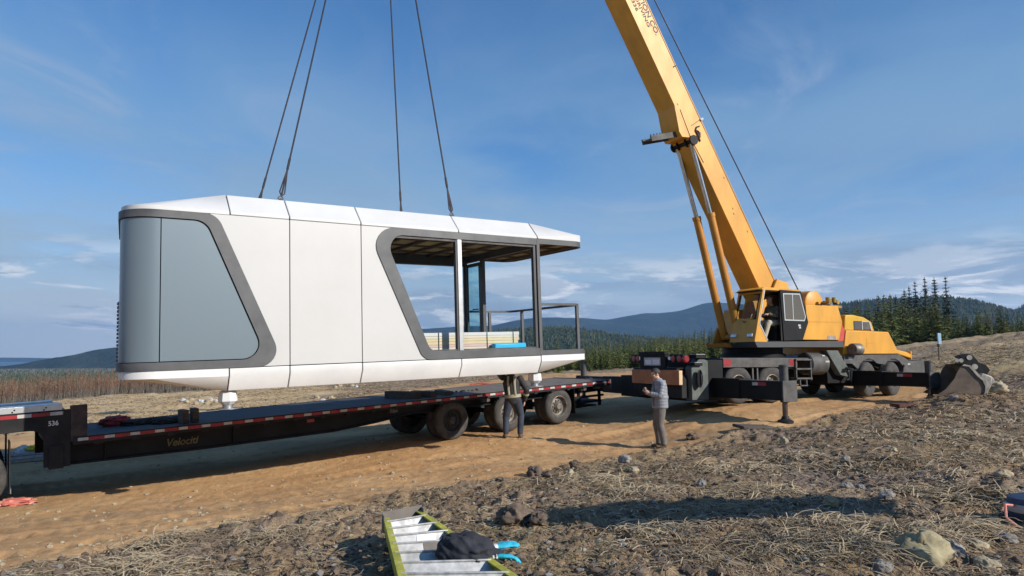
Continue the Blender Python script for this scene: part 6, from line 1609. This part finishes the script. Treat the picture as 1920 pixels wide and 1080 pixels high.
# ---- stones
M['stone_a'] = mat('tan_stone', (0.40, 0.34, 0.23), 0.9, 0, 0, 6, 0.4, 18, col2=(0.27, 0.225, 0.15))
M['stone_b'] = mat('grey_stone', (0.30, 0.28, 0.255), 0.9, 0, 0, 6, 0.4, 18, col2=(0.17, 0.155, 0.14))
M['stone_c'] = mat('yellow_stone', (0.38, 0.33, 0.20), 0.9, 0, 0, 4, 0.6, 14, col2=(0.22, 0.185, 0.11))
M['stone_d'] = mat('brown_clod', (0.17, 0.125, 0.09), 0.95, 0, 0, 8, 0.6, 20, col2=(0.085, 0.062, 0.046))
def stone(px, py, wpx, asp, m, label, seed, rz=0.0, group=None, name='stone', sink=0.3, rough=0.36):
    p = on_ground(px, py)
    r = wpx / 2 * p.y / 1287
    mb = MB(); g = random.Random(seed); s = Vector((g.uniform(0, 50), g.uniform(0, 50), g.uniform(0, 50)))
    def w(d):
        d = (d + Vector((abs(mnoise.noise(d * 1.1 + s * 2)), abs(mnoise.noise(d * 1.2 - s)), 0)) * 0.35 * rough * 4 * 0.5)
        k = 1 + rough * mnoise.noise(d * 1.3 + s) + rough * 0.5 * mnoise.noise(d * 3.5 + s) + rough * 0.35 * mnoise.noise(d * 8 + s) + rough * 0.15 * mnoise.noise(d * 17 + s)
        return min(k, 1.2)
    mb.ell((0, 0, 0), (r, r * g.uniform(.7, 1), r * asp), 34, 22, 0, w)
    o = mb.build(name, m, None, 75); o.location = p + Vector((0, r * 0.5, r * asp * (1 - sink * 1.6))); o.rotation_euler = (g.uniform(-.2, .2), g.uniform(-.3, .3), rz)
    tag(o, label, 'stone' if name == 'stone' else 'clod', group)
GS = 'stones lying on the soil'
for k, a in enumerate((
    (1745, 1062, 92, .75, 'stone_c', 'largest pale yellow boulder in the right foreground'), (1888, 896, 30, .65, 'stone_a', 'flat pale round stone near the right edge, alone on bare soil'),
    (1660, 1072, 38, .6, 'stone_b', 'grey stone left of the yellow boulder at the lower edge'), (1790, 1040, 44, .6, 'stone_b', 'dark grey stone on the soil just right of the yellow boulder'),
    (1600, 1008, 26, .8, 'stone_c', 'small yellow stone in the pale straw left of a pair of yellow stones'), (1655, 1002, 26, .7, 'stone_c', 'left stone of the yellow pair in the straw'), (1672, 1003, 24, .7, 'stone_c', 'right stone of the yellow pair in the straw'),
    (1562, 950, 26, .8, 'stone_c', 'yellow-grey stone above the long dark shadow'), (1616, 922, 18, .9, 'stone_b', 'upright grey stone near the middle of the bank'), (1590, 918, 22, .7, 'stone_b', 'low grey stone left of the upright one'),
    (1668, 936, 34, .5, 'stone_b', 'long low stone half buried in the straw bank'), (1588, 870, 20, 1.0, 'stone_b', 'tall grey stone on the bank'), (1472, 833, 18, .9, 'stone_a', 'pale stone on the bank in front of the near crane jack'),
    (1317, 913, 16, 1.2, 'stone_b', 'upright grey-green stone in the grass, middle of the bank'), (1172, 868, 26, .7, 'stone_b', 'grey-brown stone at the edge of the soil bank'), (1068, 892, 16, .9, 'stone_a', 'white-flecked stone on the edge of the bank'),
    (1190, 886, 20, .6, 'stone_a', 'flat pale stone behind the grey-brown one on the bank'), (1677, 848, 16, .7, 'stone_a', 'small pale stone far up the bank'), (1840, 1030, 40, .5, 'stone_a', 'broad tan stone by the right corner'),
    (1895, 1020, 40, .55, 'stone_b', 'grey stone by the right corner behind the tan one'), (1860, 1070, 50, .45, 'stone_a', 'half-buried tan stone in the right corner'), (1870, 738, 48, .55, 'stone_a', 'tan boulder right of the excavator bucket'),
    (1790, 750, 18, .6, 'stone_b', 'grey stone in front of the excavator bucket'), (735, 890, 10, .7, 'stone_a', 'white stone alone on the orange dirt'))):
    stone(*a[:5], a[5], 300 + k, 0.4 * k, GS)
for k, a in enumerate(((965, 985, 62, .65, 'big rough brown clod casting a dark shadow behind the ladder'), (1012, 985, 38, .7, 'smaller brown clod right of the big rough one'), (1003, 893, 34, .6, 'brown clod on the front edge of the bank'),
                       (1030, 897, 26, .6, 'small brown clod right of the one on the bank edge'), (1078, 878, 20, .8, 'dark clod on the bank edge near the white-flecked stone'), (1300, 825, 24, .6, 'dark clod right of the standing man'), (940, 905, 22, .5, 'low clod at the left end of the bank'))):
    stone(*a[:4], 'stone_d', a[4], 400 + k, 0.7 * k, 'clods of soil on the bank', 'clod', 0.25, 0.55)
GR = 'broken rock heaps behind the trailer'
for k in range(20):
    px = R.gauss(372, 15) if k < 12 else R.gauss(600, 12) if k < 16 else R.gauss(655, 16)
    py = (757 if k < 12 else 752 if k < 16 else 728) + R.uniform(-5, 3)
    if 405 < px < 440: px -= 40
    stone(px, py, R.uniform(7, 14), .7, 'stone_a' if k % 3 else 'plate', 'pale broken rock in the heaps on the field behind the trailer', 500 + k, k, GR)

# ---- small stones and clods past counting, straw
def scatter(name, n, seed, region, size, m, flat=0.6):
    g = np.random.default_rng(seed); V = []; F = []; off = 0
    ico_v, ico_f = ICO
    while n > 0:
        k = n * 2 + 50
        x, y = region(g, k); sd = sd_noisy(x, y)
        ok = (sd < -0.1) if name != 'road_gravel' else (sd > 0.15)
        x, y = x[ok][:n], y[ok][:n]; n -= len(x)
        if len(x) == 0: continue
        z = height(x, y)
        for i in range(len(x)):
            r = size[0] * (size[1] / size[0]) ** (g.uniform() ** 2.2); a = g.uniform(0, 6.3)
            v = ico_v * (1 + g.uniform(-.28, .28, (len(ico_v), 1))) * r * np.array([1, g.uniform(.6, 1), flat * g.uniform(.6, 1.1)])
            c, s = math.cos(a), math.sin(a)
            V.append(np.stack([v[:, 0] * c - v[:, 1] * s + x[i], v[:, 0] * s + v[:, 1] * c + y[i], v[:, 2] + z[i] + r * 0.12], 1))
            F.append(ico_f + off); off += len(v)
    V = np.concatenate(V); F = np.concatenate(F)
    me = D.meshes.new(name); me.from_pydata(V.tolist(), [], F.tolist()); me.materials.append(M[m] if isinstance(m, str) else m)
    o = D.objects.new(name, me); COL.objects.link(o); o['kind'] = 'stuff'
    return o
import bmesh
_b = bmesh.new(); bmesh.ops.create_icosphere(_b, subdivisions=1, radius=1); _b.verts.ensure_lookup_table()
ICO = (np.array([v.co[:] for v in _b.verts]), np.array([[v.index for v in f.verts] for f in _b.faces])); _b.free()
def reg_near(g, k):
    th = np.radians(g.uniform(-40, 40, k)); r = 4.2 * (24 / 4.2) ** g.uniform(0, 1, k); return r * np.sin(th), r * np.cos(th)
def reg_road(g, k):
    th = np.radians(g.uniform(-40, 34, k)); r = 7 * (30 / 7) ** g.uniform(0, 1, k); return r * np.sin(th), r * np.cos(th)
scatter('soil_crumbs', 9000, 61, reg_near, (0.008, 0.06), 'stone_d', 0.75)
scatter('gravel', 2600, 62, reg_near, (0.006, 0.045), 'stone_b')
scatter('pale_gravel', 900, 63, reg_near, (0.006, 0.035), 'stone_a')
scatter('road_gravel', 2200, 64, reg_road, (0.008, 0.05), 'stone_a')
M['straw'] = mat('dry_straw', (0.50, 0.40, 0.255), 0.8, 0, 0, 1.5, col2=(0.24, 0.18, 0.11))
M['oldstraw'] = mat('old_brown_straw', (0.28, 0.20, 0.125), 0.85, 0, 0, 2.5, col2=(0.15, 0.10, 0.062))
M['greygrass'] = mat('olive_grass', (0.22, 0.21, 0.085), 0.8, 0, 0, 2, col2=(0.12, 0.11, 0.05))
def straw(name, n, seed, m, L, patch, thr, w=0.0022, lift_=0.03, tuft=None, reg=None, el_=(-.05, .28)):
    g = np.random.default_rng(seed); XS = []; YS = []; got = 0
    while got < n:
        k = 20000
        if tuft is not None:
            c = tuft[g.integers(0, len(tuft), k)]; x = c[:, 0] + g.normal(0, 1, k) * c[:, 2]; y = c[:, 1] + g.normal(0, 1, k) * c[:, 2] * 0.8
        else: x, y = (reg or reg_near)(g, k)
        ok = sd_noisy(x, y) < -0.05
        if thr is not None: ok &= fbm(x * patch, y * patch, seed, 3) + g.normal(0, .12, k) > thr
        x, y = x[ok][:n - got], y[ok][:n - got]; got += len(x); XS.append(x); YS.append(y)
    x, y = np.concatenate(XS), np.concatenate(YS); z = height(x, y); N = len(x)
    l_ = L * g.uniform(.4, 1.3, N); a = g.uniform(0, 6.3, N); el = g.uniform(el_[0], el_[1], N)
    d = np.stack([np.cos(a) * np.cos(el), np.sin(a) * np.cos(el), np.sin(el)], 1); s_ = np.stack([-np.sin(a), np.cos(a), 0 * a], 1)
    ww = np.maximum(w, 0.00075 * np.hypot(x, y) ** 0.82) * g.uniform(.6, 1.5, N)
    b = np.stack([x, y, z + g.uniform(0, lift_, N)], 1); bd_ = g.uniform(-.12, .12, N) * l_
    dz = -l_ * g.uniform(.05, .35, N); off = .5 if tuft is None else 0.25
    P = []
    for t in (0, .35, .7, 1):
        c = b + d * (l_ * (t - off))[:, None] + s_ * (bd_ * 4 * t * (1 - t))[:, None]
        c[:, 2] += dz * t * t + 0.25 * l_ * t * (1 - t)
        e = (ww * (1.15 - t * .6))[:, None] * s_
        q = c + e; q[:, 2] += ww * 0.6
        P += [c - e, q]
    V = np.stack(P, 1).reshape(-1, 3); o_ = np.arange(N)[:, None] * 8
    F = np.concatenate([o_ + np.array(f) for f in ((0, 1, 3, 2), (2, 3, 5, 4), (4, 5, 7, 6))])
    me = D.meshes.new(name); me.from_pydata(V.tolist(), [], F.tolist()); me.materials.append(M[m])
    o = D.objects.new(name, me); COL.objects.link(o); o['kind'] = 'stuff'
def reg_slope(g, k):
    th = np.radians(g.uniform(16, 40, k)); r = 19 * (85 / 19) ** g.uniform(0, 1, k); return r * np.sin(th), r * np.cos(th)
straw('straw', 11000, 71, 'straw', 0.15, 0.55, 0.02)
straw('old_straw', 19000, 72, 'oldstraw', 0.14, 0.5, -0.35)
straw('olive_grass', 6000, 73, 'greygrass', 0.08, 0.6, 0.05)
straw('brush_debris', 4500, 75, 'oldstraw', 0.42, 0.2, -0.1, 0.004, 0.1, None, reg_slope, (0, .5))
def reg_field(g, k):
    th = np.radians(g.uniform(-40, 4, k)); r = 16 * (95 / 16) ** g.uniform(0, 1, k); return r * np.sin(th), r * np.cos(th)
straw('field_stubble', 9000, 77, 'straw', 0.30, 0.25, -0.05, 0.003, 0.05, None, reg_field, (0, .4))
straw('brown_stubble', 5000, 78, 'oldstraw', 0.34, 0.2, -0.15, 0.003, 0.06, None, reg_field, (0, .6))
straw('pale_brush', 7000, 76, 'straw', 0.34, 0.25, 0.05, 0.004, 0.08, None, reg_slope, (0, .3))
def tufts(L):
    out = []
    for px, py, s_ in L:
        p = on_ground(px, py)
        if p: out.append((p.x, p.y, s_ * p.y / 1287))
    return np.array(out)
straw('straw_tufts', 9000, 74, 'straw', 0.30, 1, None, 0.0022, 0.08, el_=(-.05, .4), tuft=tufts([(1770, 935, 45), (1830, 945, 45), (1735, 930, 35), (1500, 1020, 60), (1560, 1025, 60), (1450, 1035, 50), (1640, 1035, 45), (1730, 1010, 40), (1690, 815, 60), (1760, 820, 60), (1620, 810, 55), (1850, 830, 60), (1400, 930, 45), (1300, 880, 45), (1540, 985, 50), (1180, 930, 40), (280, 1060, 50), (1100, 905, 40), (1880, 940, 30), (1810, 990, 40), (1880, 860, 70), (1700, 870, 60), (1580, 880, 50), (1480, 860, 40), (1340, 1050, 50), (1230, 1000, 40), (1860, 790, 60), (1780, 780, 50), (300, 1020, 40), (500, 1010, 40), (1420, 880, 40)]))
# ================================================================== AIR, SKY, SUN, CAMERA
hz = MB(); hz.box(-13500, 13500, -1500, 14500, ZC - 110, ZC + 720)
ho = hz.build('haze', [], None) if False else None
me = D.meshes.new('haze'); mb = MB(); mb.box(-13500, 13500, -1500, 14500, ZC - 110, ZC + 720); me.from_pydata(mb.v, [], mb.f)
m = D.materials.new('thin_air'); m.use_nodes = True
n = m.node_tree.nodes; n.remove(n['Principled BSDF'])
pv = n.new('ShaderNodeVolumePrincipled'); pv.inputs['Color'].default_value = (0.33, 0.60, 1.0, 1); pv.inputs['Density'].default_value = 0.00007; pv.inputs['Anisotropy'].default_value = 0.2
m.node_tree.links.new(pv.outputs[0], n['Material Output'].inputs['Volume'])
me.materials.append(m); ho = D.objects.new('haze', me); COL.objects.link(ho); ho['kind'] = 'stuff'

w = D.worlds.new('World'); SC.world = w; w.use_nodes = True
nt = w.node_tree; n = nt.nodes; l = nt.links
bg = n['Background']; out = n['World Output']
sky = n.new('ShaderNodeTexSky'); sky.sky_type = 'NISHITA'; sky.sun_disc = False
sky.sun_elevation = SUN_EL; sky.sun_rotation = math.atan2(SUN.x, SUN.y)
sky.air_density = 1.0; sky.dust_density = 0.3; sky.ozone_density = 2.2; sky.altitude = 150
def val(x): 
    v = n.new('ShaderNodeValue'); v.outputs[0].default_value = x; return v.outputs[0]
def mth(op, a, b=None, c=None, clamp=False):
    q = n.new('ShaderNodeMath'); q.operation = op; q.use_clamp = clamp
    for i, v in enumerate((a, b, c)):
        if v is None: continue
        if isinstance(v, (int, float)): q.inputs[i].default_value = v
        else: l.new(v, q.inputs[i])
    return q.outputs[0]
def rng(v, a, b, c=0.0, d=1.0):
    q = n.new('ShaderNodeMapRange'); q.interpolation_type = 'SMOOTHSTEP'
    for i, k in enumerate((a, b, c, d)): q.inputs[i + 1].default_value = k
    l.new(v, q.inputs[0]); return q.outputs[0]
tc = n.new('ShaderNodeTexCoord'); sp = n.new('ShaderNodeSeparateXYZ'); l.new(tc.outputs['Generated'], sp.inputs[0])
X, Y, Z = sp.outputs
az = mth('ARCTAN2', X, Y); el = mth('ARCSINE', Z)
def cloud(sx, sy, seed, detail=7, rough=0.6, dist=0.0, planar=False):
    cb = n.new('ShaderNodeCombineXYZ')
    if planar:
        zz = mth('MAXIMUM', Z, 0.04); l.new(mth('MULTIPLY', mth('DIVIDE', X, zz), sx), cb.inputs[0]); l.new(mth('MULTIPLY', mth('DIVIDE', Y, zz), sy), cb.inputs[1])
    else:
        l.new(mth('MULTIPLY', az, sx), cb.inputs[0]); l.new(mth('MULTIPLY', el, sy), cb.inputs[1])
    cb.inputs[2].default_value = seed
    t = n.new('ShaderNodeTexNoise'); t.inputs['Scale'].default_value = 1; t.inputs['Detail'].default_value = detail; t.inputs['Roughness'].default_value = rough; t.inputs['Distortion'].default_value = dist
    l.new(cb.outputs[0], t.inputs['Vector']); return t.outputs['Fac']
def mixc(f, a, c):
    q = n.new('ShaderNodeMix'); q.data_type = 'RGBA'; l.new(f, q.inputs[0])
    for i, v in ((6, a), (7, c)):
        if isinstance(v, tuple): q.inputs[i].default_value = (*v, 1)
        else: l.new(v, q.inputs[i])
    return q.outputs[2]
# thin high veil, thickening towards the horizon
veil = mth('MULTIPLY', rng(cloud(0.42, 0.30, 3.1, 6, 0.5, 0.7, True), 0.36, 0.66), mth('MULTIPLY', rng(el, 0.66, 0.12, 0.10, 0.95), rng(mth('ADD', mth('ABSOLUTE', mth('ADD', az, 0.16)), rng(el, 0.5, 0.2, 0.0, 0.5)), 0.0, 0.45, 0.35, 1.0)))
low = rng(el, 0.30, 0.03, 0.0, 0.92)
# grey-lilac sheets low over the hills
sheet = mth('MULTIPLY', rng(cloud(1.5, 13, 7.7, 7, 0.55, 0.3), 0.47, 0.60), mth('MULTIPLY', rng(el, 0.0, 0.05), rng(el, 0.34, 0.12)))
sheet = mth('MULTIPLY', sheet, 0.50)
# small ragged clouds along the horizon, white above and grey below
cn = cloud(6, 30, 1.3, 9, 0.62, 0.3)
band = mth('MULTIPLY', rng(el, 0.015, 0.04), rng(el, 0.17, 0.08))
cum = mth('MULTIPLY', rng(cn, 0.50, 0.60), band)
cn2 = cloud(6, 30, 1.62, 9, 0.62, 0.3)
gry = mth('MULTIPLY', mth('MULTIPLY', rng(cn2, 0.52, 0.60), band), 0.75)
tint = n.new('ShaderNodeMix'); tint.data_type = 'RGBA'; tint.blend_type = 'MULTIPLY'; tint.inputs[0].default_value = 1.0
l.new(sky.outputs[0], tint.inputs[6]); tint.inputs[7].default_value = (0.50, 1.02, 1.45, 1)
col = tint.outputs[2]
col = mixc(veil, col, (2.65, 4.35, 6.3))
wisp = mth('MULTIPLY', rng(cloud(1.5, 0.75, 11.3, 8, 0.62, 1.2, True), 0.50, 0.78), mth('MULTIPLY', rng(el, 0.62, 0.3, 0.05, 0.6), rng(mth('ABSOLUTE', mth('ADD', az, 0.16)), 0.05, 0.4, 0.35, 1.0)))
col = mixc(wisp, col, (3.6, 4.7, 6.5))
col = mixc(low, col, (5.0, 6.1, 7.1))
col = mixc(rng(el, 0.12, 0.02, 0.0, 0.85), col, (8.2, 8.9, 9.2))
col = mixc(sheet, col, (2.6, 3.6, 5.3))
col = mixc(cum, col, (10.0, 10.2, 10.4))
col = mixc(gry, col, (3.6, 4.6, 6.0))
l.new(col, bg.inputs[0]); bg.inputs[1].default_value = 0.065

sl = D.lights.new('sun', 'SUN'); sl.energy = 3.95; sl.angle = rad(0.53); sl.color = (1.0, 0.93, 0.83)
so = D.objects.new('sun', sl); COL.objects.link(so)
sdv = Vector((SUN.x * math.cos(SUN_EL), SUN.y * math.cos(SUN_EL), math.sin(SUN_EL)))
so.rotation_euler = sdv.to_track_quat('Z', 'Y').to_euler(); so.location = sdv * 60

cm = D.cameras.new('camera'); co = D.objects.new('camera', cm); COL.objects.link(co); SC.camera = co
cm.sensor_width = 36; cm.lens = 36 * FOC / 1920; cm.clip_start = 0.1; cm.clip_end = 60000
co.location = (0, 0, ZC); co.rotation_euler = (math.pi / 2 + PITCH, 0, 0)
vs = SC.view_settings; vs.view_transform = 'Standard'; vs.look = 'None'; vs.exposure = 0.6; vs.gamma = 1.0; vs.use_curve_mapping = False
SC.render.engine = 'CYCLES'
cy = SC.cycles; cy.use_denoising = True; cy.max_bounces = 6; cy.diffuse_bounces = 3; cy.glossy_bounces = 3; cy.transparent_max_bounces = 12; cy.volume_bounces = 0; cy.use_adaptive_sampling = True; cy.adaptive_threshold = 0.02
cy.caustics_reflective = False; cy.caustics_refractive = False
SC.render.resolution_x = 1024; SC.render.resolution_y = 576
